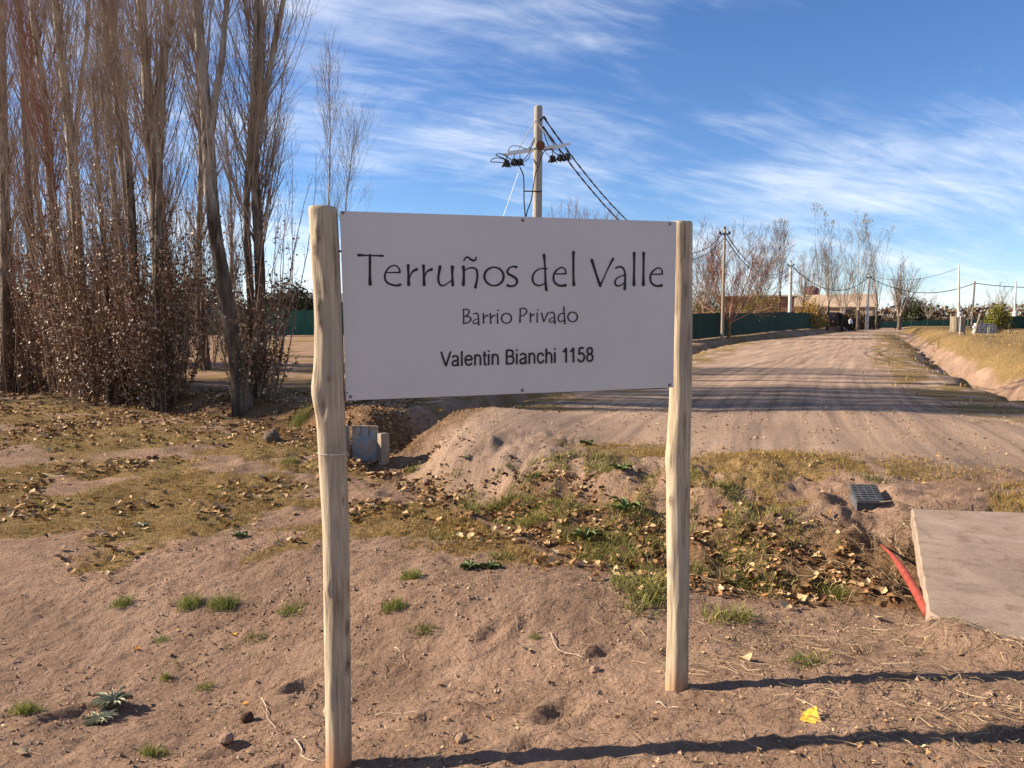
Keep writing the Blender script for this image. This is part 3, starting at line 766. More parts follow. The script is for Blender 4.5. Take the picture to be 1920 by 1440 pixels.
    T1b = [
        [(48, 365, 30), (10, 358, 17), (-28, 374, 20), (-52, 408, 24), (-40, 442, 26), (5, 466, 28), (46, 496, 28), (57, 536, 25), (28, 572, 21), (-20, 580, 24), (-50, 570, 30)],
        [(360, 232, 38), (366, 300, 24), (372, 400, 22), (378, 540, 28), (386, 620, 34)],
        [(392, 385, 18), (340, 380, 14), (287, 396, 16), (246, 437, 20), (231, 490, 24), (246, 545, 22), (295, 573, 18), (345, 560, 15), (380, 535, 12)],
        [(480, 441, 14), (545, 442, 14), (602, 439, 20)],
        [(606, 438, 20), (599, 395, 16), (566, 369, 15), (522, 385, 18), (482, 425, 21), (466, 480, 24), (476, 530, 24), (512, 565, 24), (560, 575, 25), (603, 569, 32)],
        [(692, 200, 36), (690, 255, 27), (690, 400, 26), (692, 500, 26), (696, 562, 40)],
        [(898, 287, 36), (930, 390, 28), (965, 500, 28), (992, 574, 34)],
        [(992, 572, 22), (1040, 470, 14), (1090, 360, 18), (1136, 273, 30)],
        [(1168, 378, 17), (1197, 362, 20), (1235, 366, 22), (1262, 400, 22), (1272, 460, 24), (1272, 540, 26), (1268, 610, 34)],
        [(1280, 455, 16), (1230, 465, 13), (1182, 490, 16), (1159, 526, 20), (1165, 562, 22), (1195, 578, 18), (1240, 560, 14), (1268, 532, 11)],
        [(1374, 208, 36), (1374, 300, 26), (1372, 460, 26), (1372, 562, 40)],
        [(1480, 208, 36), (1480, 300, 26), (1478, 460, 26), (1478, 562, 40)],
        [(1578, 446, 14), (1640, 446, 14), (1688, 441, 20)],
        [(1691, 440, 20), (1684, 396, 16), (1648, 373, 15), (1607, 392, 18), (1567, 435, 22), (1555, 485, 24), (1565, 535, 24), (1600, 568, 24), (1645, 578, 24), (1683, 571, 32)],
    ]
    a = [[(p[0], p[1], p[2]) for p in s] for s in T1] + [[(p[0] + 1920, p[1], p[2]) for p in s] for s in T1b]
    strokes(a, 640, 440, 6.0, 'large black handwritten-style line reading Terruños del Valle', .0006, [2, 2, 2, 2, 2, 3, 1, 1, 2, 2, 1, 2, 2, 1, 1, 2])
    T2 = [
        [(391, 112, 14), (392, 190, 14), (392, 262, 16)],
        [(385, 115, 11), (420, 112, 12), (449, 126, 13), (446, 156, 14), (415, 183, 12), (396, 191, 10)],
        [(415, 184, 12), (455, 196, 14), (468, 220, 16), (450, 245, 14), (420, 258, 12), (386, 263, 13)],
        [(495, 162, 11), (524, 154, 13), (545, 172, 14), (550, 220, 14), (550, 278, 18)],
        [(551, 210, 10), (515, 222, 10), (492, 242, 12), (497, 262, 12), (522, 262, 11), (550, 244, 9)],
        [(601, 160, 18), (601, 210, 13), (603, 258, 17)], [(604, 218, 9), (620, 187, 12), (646, 179, 18)],
        [(673, 160, 18), (676, 210, 13), (679, 258, 17)], [(679, 218, 9), (695, 187, 12), (719, 179, 17)],
        [(748, 160, 16), (750, 210, 13), (752, 259, 17)], [(756, 125, 17), (758, 125, 17)],
        ell(845, 208, 52, 52, 11, 16),
        [(992, 110, 14), (989, 180, 14), (988, 247, 18)],
        [(985, 109, 11), (1025, 101, 12), (1055, 116, 14), (1057, 146, 14), (1034, 172, 12), (995, 188, 10)],
        [(1098, 154, 17), (1099, 200, 13), (1101, 246, 17)], [(1101, 202, 9), (1116, 174, 12), (1136, 166, 17)],
        [(1170, 154, 16), (1170, 200, 13), (1170, 246, 17)], [(1176, 119, 15), (1178, 119, 15)],
        [(1217, 154, 16), (1230, 205, 13), (1241, 244, 14)], [(1241, 244, 11), (1263, 195, 11), (1284, 151, 16)],
        [(1301, 151, 11), (1330, 143, 13), (1350, 161, 14), (1355, 210, 14), (1358, 262, 18)],
        [(1357, 195, 10), (1320, 208, 10), (1299, 229, 12), (1305, 247, 12), (1330, 246, 11), (1356, 228, 9)],
        [(1452, 88, 16), (1456, 160, 14), (1463, 264, 18)],
        [(1462, 154, 10), (1420, 161, 12), (1395, 190, 14), (1396, 226, 14), (1421, 245, 12), (1458, 224, 9)],
        ell(1545, 193, 50, 51, 11, 16),
    ]
    strokes(T2, 800, 560, 5.647, 'smaller black handwritten-style line reading Barrio Privado', .0006, [3, 2, 2, 2, 2, 1, 2, 2, 2, 2, 2, 2, 1])
    # address line: plain narrow grotesque, drawn stroke by stroke (x, height above the baseline)
    CAP, XH, W_ = 158, 116, 20
    def arc(cx, cy, rx, ry, a0, a1, n=9):
        return [(cx + rx * math.cos(math.radians(t)), cy + ry * math.sin(math.radians(t))) for t in np.linspace(a0, a1, n)]
    def low_n(x0, x1):
        m = (x1 - x0); return [[(x0 + 9, 0), (x0 + 9, XH)], [(x0 + 9, 70)] + arc(x0 + 9 + (m - 18) * .5, 72, (m - 18) * .5, 38, 150, 0, 8) + [(x1 - 9, 0)]]
    def low_i(x0): return [[(x0 + 8, 0), (x0 + 8, XH)], [(x0 + 8, CAP - 18), (x0 + 8, CAP)]]
    def low_a(x0, x1):
        return [arc(x0 + 40, 82, 30, 28, 165, 10, 8) + [(x1 - 14, 60), (x1 - 13, 16), (x1 - 6, 0)],
                [(x1 - 15, 66), (x0 + 48, 60), (x0 + 18, 48), (x0 + 10, 28), (x0 + 20, 10), (x0 + 42, 7), (x0 + 60, 18), (x1 - 15, 40)]]
    def low_l(x0, h=CAP): return [[(x0 + 8, 0), (x0 + 8, h)]]
    def one_(x0, x1): return [[(x0 + 4, CAP - 44), (x0 + 22, CAP - 32), (x1 - 11, CAP - 2)], [(x1 - 9, 0), (x1 - 9, CAP)]]
    AD = [
        [[(152, CAP), (203, 2)], [(203, 2), (254, CAP)]],
        low_a(262, 345), low_l(364),
        [[(411, 62), (481, 62)], [(480, 62), (476, 86), (462, 102), (445, 108), (424, 100), (412, 82), (409, 58), (414, 30), (430, 11), (448, 8), (466, 14), (479, 32)]],
        low_n(503, 578),
        [[(612, 146), (612, 26), (618, 10), (636, 8)], [(596, 106), (636, 106)]],
        low_i(649), low_n(688, 764),
        [[(847, 0), (847, CAP)], [(847, 150), (888, 150), (908, 140), (914, 120), (908, 98), (888, 86), (847, 85)], [(888, 86), (912, 76), (920, 48), (912, 20), (892, 9), (847, 8)]],
        low_i(946), low_a(980, 1062), low_n(1078, 1150),
        [[(1236, 78), (1224, 102), (1204, 108), (1184, 96), (1175, 58), (1184, 22), (1204, 8), (1224, 14), (1237, 38)]],
        [[(1266, 0), (1266, CAP)]] + [low_n(1257, 1331)[1]],
        low_i(1349), one_(1436, 1486), one_(1514, 1563),
        [[(1665, 148), (1622, 148), (1612, 82)], [(1612, 82), (1630, 96), (1650, 94), (1664, 78), (1668, 50), (1660, 22), (1640, 8), (1618, 12), (1602, 38)]],
        [arc(1727, 117, 26, 33, 0, 360, 17), arc(1727, 46, 30, 38, 0, 360, 17)],
    ]
    items, cnts = [], []
    for L_ in AD:
        cnts.append(len(L_))
        for st in L_: items.append([(x_, 718 - .0313 * (x_ - 195) - h_, W_ if len(st) > 2 else W_ + 1) for x_, h_ in st])
    strokes(items, 800, 560, 5.647, 'black plain address line reading Valentin Bianchi 1158', .0006, cnts, False)
    # bit of wire tied round the left post
    zc = at(620, 848, dl)[2]; cx, cy = at(623.5, 848, dl)[:2]
    a = np.linspace(-math.pi * 1.05, .15, 26)
    P = np.stack([cx + .0495 * np.cos(a), cy + .0495 * np.sin(a), zc + .001 * np.sin(a * 2)], -1)
    MB().tube(P, .0008, 6).build('tie_wire', M['galv'], root)
M['galv_dark'] = mat_noise('galv_dark', [(.3, (.10, .10, .105)), (.7, (.2, .2, .2))], scale=60, rough=.45, bump=.1, metal=.5)
build_sign()

# ------------------------------------------------------------------ trees
UP = np.array([0, 0, 1.0])
def unit(a): return a / (np.linalg.norm(a, axis=-1, keepdims=True) + 1e-9)

def march(rg, p0, d0, length, npts, up, wig):
    m = len(p0); P = np.empty((m, npts, 3)); P[:, 0] = p0; d = unit(d0)
    st = (length / (npts - 1))[:, None]
    for i in range(1, npts):
        d = unit(d + up * UP + wig * rg.normal(size=(m, 3)))
        P[:, i] = P[:, i - 1] + d * st
    return P

def grow(rg, P, R, k, t0, t1, a0, a1, length, npts, rs, up, wig, rmax=9, rmin=.0015, taper=.25, tip=.6, bias=1.0):
    """k children on each of the parent limbs P (m,n,3)"""
    m, n, _ = P.shape
    idx = np.repeat(np.arange(m), k); M_ = m * k
    t = t0 + (t1 - t0) * rg.random(M_) ** bias
    f = t * (n - 1); i = np.minimum(f.astype(int), n - 2); w = (f - i)[:, None]
    p0 = P[idx, i] * (1 - w) + P[idx, i + 1] * w
    tan = unit(P[idx, i + 1] - P[idx, i])
    r0 = R[idx, i] * (1 - w[:, 0]) + R[idx, i + 1] * w[:, 0]
    q = rg.normal(size=(M_, 3)); q -= (q * tan).sum(1, keepdims=True) * tan; q = unit(q)
    a = (a0 + (a1 - a0) * rg.random(M_))[:, None]
    d0 = tan * np.cos(a) + q * np.sin(a)
    Lp = np.linalg.norm(np.diff(P, axis=1), axis=2).sum(1)[idx] if length < 0 else np.ones(M_)
    Ln = abs(length) * Lp * (1 - tip * t) * (.55 + .75 * rg.random(M_))
    C = march(rg, p0, d0, Ln, npts, up, wig)
    rr = np.clip(r0 * rs * (.7 + .5 * rg.random(M_)), rmin, rmax)
    CR = rr[:, None] * np.linspace(1, taper, npts)[None]
    return C, np.maximum(CR, rmin * .7)

def leaf_quads(rg, pts, size, flat=0.0):
    """small folded leaves: two triangles pairs"""
    n = len(pts)
    a = unit(rg.normal(size=(n, 3)) * np.array([1, 1, 1 - flat])); b = unit(np.cross(a, rg.normal(size=(n, 3))))
    c = np.cross(a, b)
    s = (size * (.4 + 1.0 * rg.random(n) ** 1.5))[:, None]
    V = np.stack([pts, pts + s * (.5 * a + .42 * b + .12 * c), pts + s * (1.05 * a), pts + s * (.5 * a - .42 * b + .12 * c)], 1).reshape(-1, 3)
    i = np.arange(n)[:, None] * 4
    F = np.concatenate([i + np.array([0, 1, 2]), i + np.array([0, 2, 3])])
    return V, F

def sample_on(rg, P, n, zmax=None, zmin=None, spread=.03):
    m, k, _ = P.shape
    a = rg.integers(0, m, n * 2); f = rg.random(n * 2) * (k - 1); i = np.minimum(f.astype(int), k - 2); w = (f - i)[:, None]
    p = P[a, i] * (1 - w) + P[a, i + 1] * w + rg.normal(size=(n * 2, 3)) * spread
    if zmax is not None:
        keep = rg.random(n * 2) < np.clip((zmax - p[:, 2]) / (zmax * .75), 0, 1) ** 1.3
        p = p[keep]
    return p[:n]

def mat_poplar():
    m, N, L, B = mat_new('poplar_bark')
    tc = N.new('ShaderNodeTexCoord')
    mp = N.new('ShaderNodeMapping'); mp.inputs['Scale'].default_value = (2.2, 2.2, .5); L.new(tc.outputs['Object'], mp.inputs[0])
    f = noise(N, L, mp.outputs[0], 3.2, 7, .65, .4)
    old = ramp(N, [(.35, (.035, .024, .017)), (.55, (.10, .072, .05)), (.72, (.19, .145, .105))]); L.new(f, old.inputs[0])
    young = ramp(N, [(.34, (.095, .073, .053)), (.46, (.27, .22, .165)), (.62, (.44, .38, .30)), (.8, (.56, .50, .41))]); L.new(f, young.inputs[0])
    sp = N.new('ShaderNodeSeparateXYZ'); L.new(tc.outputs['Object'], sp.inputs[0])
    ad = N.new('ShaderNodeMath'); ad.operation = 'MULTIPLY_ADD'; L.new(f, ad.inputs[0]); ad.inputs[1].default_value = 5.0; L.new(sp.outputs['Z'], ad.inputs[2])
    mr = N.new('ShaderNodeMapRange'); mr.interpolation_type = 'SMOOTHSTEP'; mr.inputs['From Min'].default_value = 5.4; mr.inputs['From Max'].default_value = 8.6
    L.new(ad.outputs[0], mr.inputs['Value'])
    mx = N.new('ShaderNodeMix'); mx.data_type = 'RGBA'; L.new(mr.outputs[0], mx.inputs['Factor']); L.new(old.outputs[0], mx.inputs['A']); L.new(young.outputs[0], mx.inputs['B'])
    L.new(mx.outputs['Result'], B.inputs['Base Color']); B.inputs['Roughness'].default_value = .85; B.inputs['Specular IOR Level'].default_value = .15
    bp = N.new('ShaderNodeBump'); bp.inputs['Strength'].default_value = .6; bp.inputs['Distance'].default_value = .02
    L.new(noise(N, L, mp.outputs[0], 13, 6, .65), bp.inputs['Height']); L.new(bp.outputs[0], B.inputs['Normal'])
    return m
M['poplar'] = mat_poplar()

def trunk_mesh(P, R, sides=12, seed=0):
    P = catmull(P, 6); R = catmull(np.asarray(R, float)[:, None], 6)[:, 0]
    mb = MB(); 
    n = len(P); th = np.arange(sides) * 2 * math.pi / sides
    T = unit(np.gradient(P, axis=0)); A = unit(np.cross(T, np.array([0, 1, 0.]))); Bv = np.cross(T, A)
    TH, ZZ = np.meshgrid(th, P[:, 2])
    RR = R[:, None] * (1 + .10 * pnoise(np.cos(TH) * 1.4 + seed, ZZ * .9 + np.sin(TH), seed) + .06 * pnoise(np.cos(TH) * 2.5, ZZ * 3 + np.sin(TH) * 2, seed + 3))
    V = P[:, None] + RR[..., None] * (np.cos(TH)[..., None] * A[:, None] + np.sin(TH)[..., None] * Bv[:, None])
    i = np.arange(n - 1)[:, None] * sides; j = np.arange(sides)[None]; j2 = (j + 1) % sides
    mb.add(V.reshape(-1, 3), np.stack([i + j, i + sides + j, i + sides + j2, i + j2], -1).reshape(-1, 4))
    return mb, P, R

def poplar(name, trunks, label, group, seed, n1=55, n2=9, n3=3, suck=34, leaves=2200, crown_mat='pale_twig', zleaf=3.8, l1=3.0, spread=1.0, bot=.10, slen=4.6, srad=.80, suck_mat='brown_twig'):
    """trunks: list of (points, base radius, top radius) in world metres, first one sets the foot"""
    rg = np.random.default_rng(seed)
    base = np.array(trunks[0][0][0]); 
    root = empty(name, tuple(base)); tag(root, label, 'tree', group)
    crown = MB(); leafP = []
    for k, (pts, r0, r1) in enumerate(trunks):
        P = np.array(pts, float) - base
        R = np.linspace(r0 * .86, r1, len(P)) if np.isscalar(r0) else np.array(r0)
        if k == 0: R[0] *= 1.35
        mb, Pc, Rc = trunk_mesh(P, R, 12 if r0 > .1 else 8, seed + k)
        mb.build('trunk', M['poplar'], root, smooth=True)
        f = 1.0 if k == 0 else .45
        P1, R1 = grow(rg, Pc[None], Rc[None], int(n1 * f * 1.7), bot, .97, .26 * spread, .66 * spread, l1, 7, .22, .20, .05, rmax=.018, rmin=.005, tip=.45)
        crown.tubes(P1, R1, 3)
        P2, R2 = grow(rg, P1, R1, n2, .12, 1, .3, .75, .95, 5, .55, .17, .07, rmax=.0065, rmin=.0030, tip=.5)
        crown.tubes(P2, R2, 3)
        P3, R3 = grow(rg, P2, R2, n3, .2, 1, .3, .8, .42, 3, .6, .10, .08, rmax=.004, rmin=.0022, tip=.3)
        crown.tubes(P3, R3, 3)
        leafP += [P2, P3]
    cr = crown.build('branches', M[crown_mat], root)
    crown = MB()
    if suck:
        a = rg.random(suck) * 2 * math.pi; rr = .10 + srad * rg.random(suck) ** 1.2
        p0 = np.stack([rr * np.cos(a), rr * np.sin(a), np.full(suck, -.1)], -1)
        p0[:, 2] += 1.2 * rg.random(suck) ** 3
        d0 = np.stack([np.cos(a) * .22, np.sin(a) * .22, np.ones(suck)], -1) + .08 * rg.normal(size=(suck, 3))
        Ls = slen * (.35 + .8 * rg.random(suck))
        PS = march(rg, p0, d0, Ls, 9, .09, .045)
        RS = (.007 + .011 * rg.random(suck))[:, None] * np.linspace(1, .25, 9)[None]
        crown.tubes(PS, RS, 4)
        Q1, QR = grow(rg, PS, RS, 10, .06, 1, .2, .6, .80, 5, .5, .16, .08, rmax=.008, rmin=.0035, tip=.4)
        crown.tubes(Q1, QR, 3)
        Q2, QR2 = grow(rg, Q1, QR, 3, .2, 1, .3, .9, .32, 3, .6, .08, .1, rmax=.004, rmin=.0026)
        crown.tubes(Q2, QR2, 3)
        leafP = [PS, Q1, Q1, Q2]
        crown.build('suckers', M[suck_mat], root)
    if leaves and suck:
        pts = np.concatenate([sample_on(rg, q, int(leaves * 2.2) // len(leafP), zmax=zleaf) for q in leafP])
        V, F = leaf_quads(rg, pts, .058)
        MB().add(V, F).build('dry_leaves', M['tree_leaf'], root)
    return root

def copy_tree(o, loc, rz, sc, label=None, group=None):
    c = o.copy(); COL.objects.link(c); c.location = loc; c.rotation_euler = (0, 0, rz); c.scale = sc
    if label: c['label'] = label
    if group: c['group'] = group
    for ch in o.children:
        k = ch.copy(); COL.objects.link(k); k.parent = c
    return c

def tp(d, *pts, top=None):
    """trunk points: pixel sightings at distance d, foot (or fork) first"""
    P = [at(px, py, d) for px, py in pts]
    if pts[0][1] > 690: P[0][2] = gh(P[0][0], P[0][1]) - .15
    if top: 
        v = P[-1] - P[-2]; v = v / v[2]; n = 3
        for i in range(1, n + 1): P.append(P[-1] + v * ((top - P[-1][2]) / (n - i + 1)) * np.array([.6, .6, 1]))
    return np.array(P)

GP = 'bare poplars along the left ditch'
poplar('poplar_tree', [(tp(14.2, (458, 765), (446, 690), (424, 560), (399, 400), (390, 260), (384, 180), (372, 40), top=14.5), .185, .045),
                       (tp(14.2, (393, 240), (404, 180), (416, 110), (422, 40), (432, -60), top=11), .085, .02)],
       'thick leaning bare poplar with dark lower trunk, nearest left of the sign but one', GP, 101, n1=46, n2=8, suck=10, leaves=350, bot=.34, srad=.22, slen=3.4)
poplar('poplar_tree', [(tp(14.9, (492, 770), (490, 640), (487, 500), (481, 380), (477, 300), (487, 170), (487, 30), top=14), .135, .04),
                       (tp(14.9, (484, 250), (496, 175), (512, 100), (528, 20), (540, -60), top=10.5), .08, .02),
                       (tp(14.8, (480, 740), (470, 560), (462, 400), (468, 280), (476, 150), top=10), .10, .02)],
       'twin-stemmed bare poplar closest to the left sign post, brown leaves round its foot', GP, 152, n1=64, n2=9, suck=26, leaves=1500, spread=1.05, bot=.22, srad=.26, slen=4.4)
poplar('poplar_tree', [(tp(15.4, (303, 760), (300, 620), (296, 480), (286, 300), (276, 160), (266, 30), top=15), .165, .05),
                       (tp(15.4, (284, 270), (296, 170), (310, 90), (328, 0), top=11), .085, .02),
                       (tp(15.3, (290, 700), (296, 450), (300, 300), (306, 170), (312, 40), top=11.5), .085, .02)],
       'tall bare poplar with pale straight upper trunk above a brown leafy thicket', GP, 103, n1=60, n2=9, suck=46, leaves=4200, bot=.25, zleaf=4.8, slen=5.6, srad=.42)
poplar('poplar_tree', [(tp(16.6, (262, 735), (255, 600), (246, 400), (234, 240), (222, 130), (206, 0), top=13.5), .125, .035),
                       (tp(16.6, (252, 520), (238, 380), (222, 250), (214, 130), top=10), .09, .02)],
       'slim bare poplar with crooked pale stems just left of the tallest trunk', GP, 104, n1=56, n2=9, suck=44, leaves=4200, bot=.22, zleaf=5.6, slen=6.2)
poplar('poplar_tree', [(tp(16.2, (206, 735), (203, 620), (196, 480), (188, 380), (182, 300), top=6.5), .075, .02)],
       'young dark poplar stem crowded by brown leafy suckers', GP, 105, n1=40, n2=8, suck=60, leaves=5200, l1=2.0, zleaf=4.0, slen=4.6)
poplar('poplar_tree', [(tp(17.6, (168, 715), (150, 520), (138, 330), (125, 190), (112, 80), (104, 0), top=13), .15, .04),
                       (tp(17.6, (150, 500), (142, 300), (150, 170), (163, 70), top=10.5), .07, .02)],
       'bare poplar forking into pale narrow stems left of the thicket', GP, 106, n1=56, n2=9, suck=56, leaves=4600, bot=.2, zleaf=5.0, slen=6.6)
poplar('poplar_tree', [(tp(18.6, (122, 705), (108, 500), (94, 330), (84, 190), (66, 60), top=12.5), .14, .035)],
       'slender bare poplar with reddish twigs, third from the left picture edge', GP, 107, n1=60, n2=10, suck=44, leaves=2600, crown_mat='red_twig', bot=.15)
poplar('poplar_tree', [(tp(20.0, (64, 700), (60, 520), (52, 330), (44, 150), (36, 20), top=13), .14, .035)],
       'shaded grey-brown bare poplar second from the left picture edge', GP, 108, n1=62, n2=10, suck=40, leaves=1600, bot=.12)
poplar('poplar_tree', [(tp(19.0, (14, 705), (12, 520), (8, 330), (4, 150), (2, 20), top=14), .16, .04)],
       'dark thick bare poplar at the left picture edge', GP, 109, n1=64, n2=10, suck=40, leaves=1400, bot=.12)
src_a = poplar('poplar_tree', [(np.array([[-9.6, 24.0, -.1], [-9.7, 24, 3], [-9.5, 24, 7], [-9.7, 24.1, 13.5]]), .17, .03)],
       'bare poplar of the rear row seen between the two tallest trunks', 'rear row of bare poplars', 121, n1=52, n2=8, suck=30, leaves=700, bot=.15)
src_b = poplar('poplar_tree', [(np.array([[-13.2, 26.0, -.1], [-13.1, 26, 3], [-13.3, 26, 7], [-13.2, 26.1, 12.5]]), .16, .03)],
       'bare reddish poplar of the rear row behind the leafy thicket', 'rear row of bare poplars', 122, n1=52, n2=8, suck=34, leaves=1400, bot=.12, crown_mat='red_twig')
for (px, d, rz, sc, lab, src) in (
        (318, 27, 1.0, .95, 'bare poplar of the rear row right of the tall pale trunk', src_b),
        (225, 25, 2.1, 1.05, 'bare poplar of the rear row behind the crooked pale stems', src_a),
        (145, 28, 3.3, 1.0, 'bare poplar of the rear row behind the forked poplar', src_b),
        (88, 27, 4.2, 1.1, 'bare poplar of the rear row behind the slender reddish one', src_a),
        (30, 29, 5.4, 1.05, 'bare poplar of the rear row by the left picture edge', src_b),
        (438, 33, .4, .8, 'distant bare poplar in the gap beside the leaning trunk', src_a),
        (-60, 20, 2.7, 1.05, 'bare poplar just outside the left picture edge', src_a),
        (-273, 15.2, 1.9, 1.0, 'bare poplar outside the picture whose shadow crosses the leaf litter', src_b),
        (-330, 22, 1.2, 1.05, 'bare poplar farther along the ditch outside the picture', src_a)):
    x = (px - 960) / FPX * d
    copy_tree(src_a if src is src_a else src_b, (x, d, gh(x, d) - .1), rz, (sc, sc, sc), lab, 'rear row of bare poplars')
poplar('poplar_sapling', [(tp(22, (618, 700), (617, 500), (616, 390), (619, 250), (616, 120)), .045, .008)],
       'thin whip-like poplar sapling rising just behind the left sign post', 'thin saplings by the left post', 131, n1=26, n2=4, n3=2, suck=0, leaves=0, l1=2.2, bot=.3)
poplar('poplar_sapling', [(tp(23, (652, 720), (650, 560), (648, 400), (655, 330), (663, 262)), .04, .007)],
       'thin poplar sapling arching above the left corner of the board', 'thin saplings by the left post', 132, n1=24, n2=4, n3=2, suck=0, leaves=0, l1=2.0, bot=.3, spread=1.3)

# ------------------------------------------------------------------ bare trees, shrubs and woods farther off
def bare_tree(name, px, d, h, label, group, seed, mat='grey_twig', trunk=.25, stems=11, ang=(.1, .5), up=.05, r=.11, tops=0, n2=9, n3=5, lean=0.0, tmat='bark', cat='tree', rmin=.010, x=None):
    rg = np.random.default_rng(seed)
    x = (px - 960) / FPX * d if x is None else x
    root = empty(name, (x, d, gh(x, d) - .05)); tag(root, label, cat, group)
    th = trunk * h
    P = np.array([[0, 0, -.2], [lean * .3 * th, .02, th * .5], [lean * th, 0, th]]); R = [r * 1.1, r * .8, r * .95]
    mb, Pc, Rc = trunk_mesh(P, R, 9, seed)
    # knuckle at the pollard head
    mb.build('trunk', M[tmat], root, smooth=True)
    cr = MB()
    p0 = np.repeat(Pc[-1][None], stems, 0) + rg.normal(size=(stems, 3)) * r * .3 - np.array([0, 0, r * .6])
    a = np.arange(stems) * 2.4 + rg.random(stems); g = ang[0] + (ang[1] - ang[0]) * rg.random(stems)
    d0 = np.stack([np.sin(g) * np.cos(a), np.sin(g) * np.sin(a), np.cos(g)], -1)
    P1 = march(rg, p0, d0, (h - th) * (.62 + .42 * rg.random(stems)), 10, up, .06)
    R1 = (r * .27 * (.6 + .6 * rg.random(stems)))[:, None] * np.linspace(1, .16, 10)[None]
    cr.tubes(P1, R1, 5)
    P2, R2 = grow(rg, P1, R1, int(n2 * 1.3), .10, 1, .25, .75, h * .26, 6, .5, up * 1.3, .08, rmax=.026, rmin=rmin * 1.3)
    cr.tubes(P2, R2, 3)
    P3, R3 = grow(rg, P2, R2, n3, .15, 1, .3, .9, h * .10, 4, .6, up, .1, rmax=.012, rmin=rmin)
    cr.tubes(P3, R3, 3)
    cr.build('branches', M[mat], root)
    if tops:
        zt = P2[:, -1, 2]; sel = np.argsort(-zt)[:tops]
        pts = np.repeat(P2[sel, -1], 26, 0) + rg.normal(size=(tops * 26, 3)) * .16
        V, F = leaf_quads(rg, pts, .12); MB().add(V, F).build('top_leaves', M['top_leaf'], root)
    return root
M['orange_bark'] = mat_noise('orange_bark', [(.3, (.14, .07, .035)), (.7, (.38, .20, .09))], scale=2, rough=.9, bump=.4)
M['top_leaf'] = mat_island('top_leaf', [(0, (.10, .09, .03)), (.6, (.26, .20, .06)), (1, (.42, .33, .12))])
GB = 'bare trees along the far fence'
bare_tree('bare_tree', 1366, 57, 9.0, 'wide bare tree with orange-brown limbs behind the nearest wooden pole', GB, 201, mat='red_twig', trunk=.15, stems=15, ang=(.15, 1.15), up=.045, r=.17, n2=13, n3=7, tmat='orange_bark')
bare_tree('bare_tree', 1318, 70, 10.6, 'bare pale tree partly hidden by the right sign post', GB, 202, mat='grey_twig', trunk=.2, stems=18, ang=(.05, .7), r=.14, n2=11, n3=6)
bare_tree('bare_tree', 1422, 82, 11.0, 'bare grey tree between the wide orange tree and the white pole', GB, 203, trunk=.2, stems=20, ang=(.05, .75), r=.13, n2=11, n3=6)
bare_tree('bare_tree', 1459, 88, 12.2, 'slender tall bare tree left of the first white pole', GB, 204, trunk=.35, stems=4, ang=(.02, .16), up=.12, r=.15, tops=5, n2=18, n3=6)
bare_tree('bare_tree', 1505, 92, 9.5, 'pollarded bare tree with a dark knuckle right of the first white pole', GB, 205, trunk=.26, stems=14, ang=(.05, .5), up=.07, r=.2)
bare_tree('bare_tree', 1531, 97, 14.6, 'tall bare tree keeping a clump of olive leaves at its tip', GB, 206, trunk=.2, stems=3, ang=(.02, .12), up=.12, r=.17, tops=9, n2=12)
bare_tree('bare_tree', 1550, 95, 12.5, 'pollarded bare tree whose long shoots fan from a dark knob', GB, 207, trunk=.24, stems=9, ang=(.04, .35), up=.08, r=.2, tops=3, n2=10)
bare_tree('bare_tree', 1578, 104, 11.5, 'bare tree behind the person on the road', GB, 208, trunk=.22, stems=10, ang=(.04, .4), up=.08, r=.17)
bare_tree('bare_tree', 1606, 100, 14.6, 'tall bare tree with scattered leaves at its top, left of the second white pole', GB, 209, trunk=.18, stems=8, ang=(.03, .32), up=.08, r=.22, tops=9, n2=11)
bare_tree('bare_tree', 1641, 106, 13.8, 'tall bare tree with scattered leaves at its top, right of the second white pole', GB, 210, trunk=.18, stems=8, ang=(.03, .36), up=.08, r=.2, tops=7, n2=11)
bare_tree('bare_tree', 1684, 101, 9.8, 'fan-shaped bare tree with a thick dark trunk before the wire fence', GB, 211, trunk=.2, stems=20, ang=(.05, .72), up=.05, r=.30, n2=9)
bare_tree('bare_tree', 1738, 135, 6.8, 'small bare tree right of the round dark evergreen', GB, 212, trunk=.2, stems=10, ang=(.1, .7), up=.05, r=.14, n2=7, n3=3)
bare_tree('bare_tree', 1868, 140, 8.2, 'bare pale trees behind the round green bush', GB, 213, trunk=.15, stems=14, ang=(.1, .6), up=.06, r=.16, n2=7, n3=3)
for i, (px, hh, lab) in enumerate(((1042, 11.2, 'leftmost'), (1076, 12.0, 'second'), (1112, 11.6, 'third'), (1140, 11.9, 'rightmost'))):
    bare_tree('far_poplar', px, 78, hh, lab + ' of the four reddish far poplars showing above the board', 'reddish far poplars above the board', 220 + i, mat='pink_twig', trunk=.08, stems=26, ang=(.02, .16), up=.16, r=.2, n2=12, n3=3, rmin=.012)

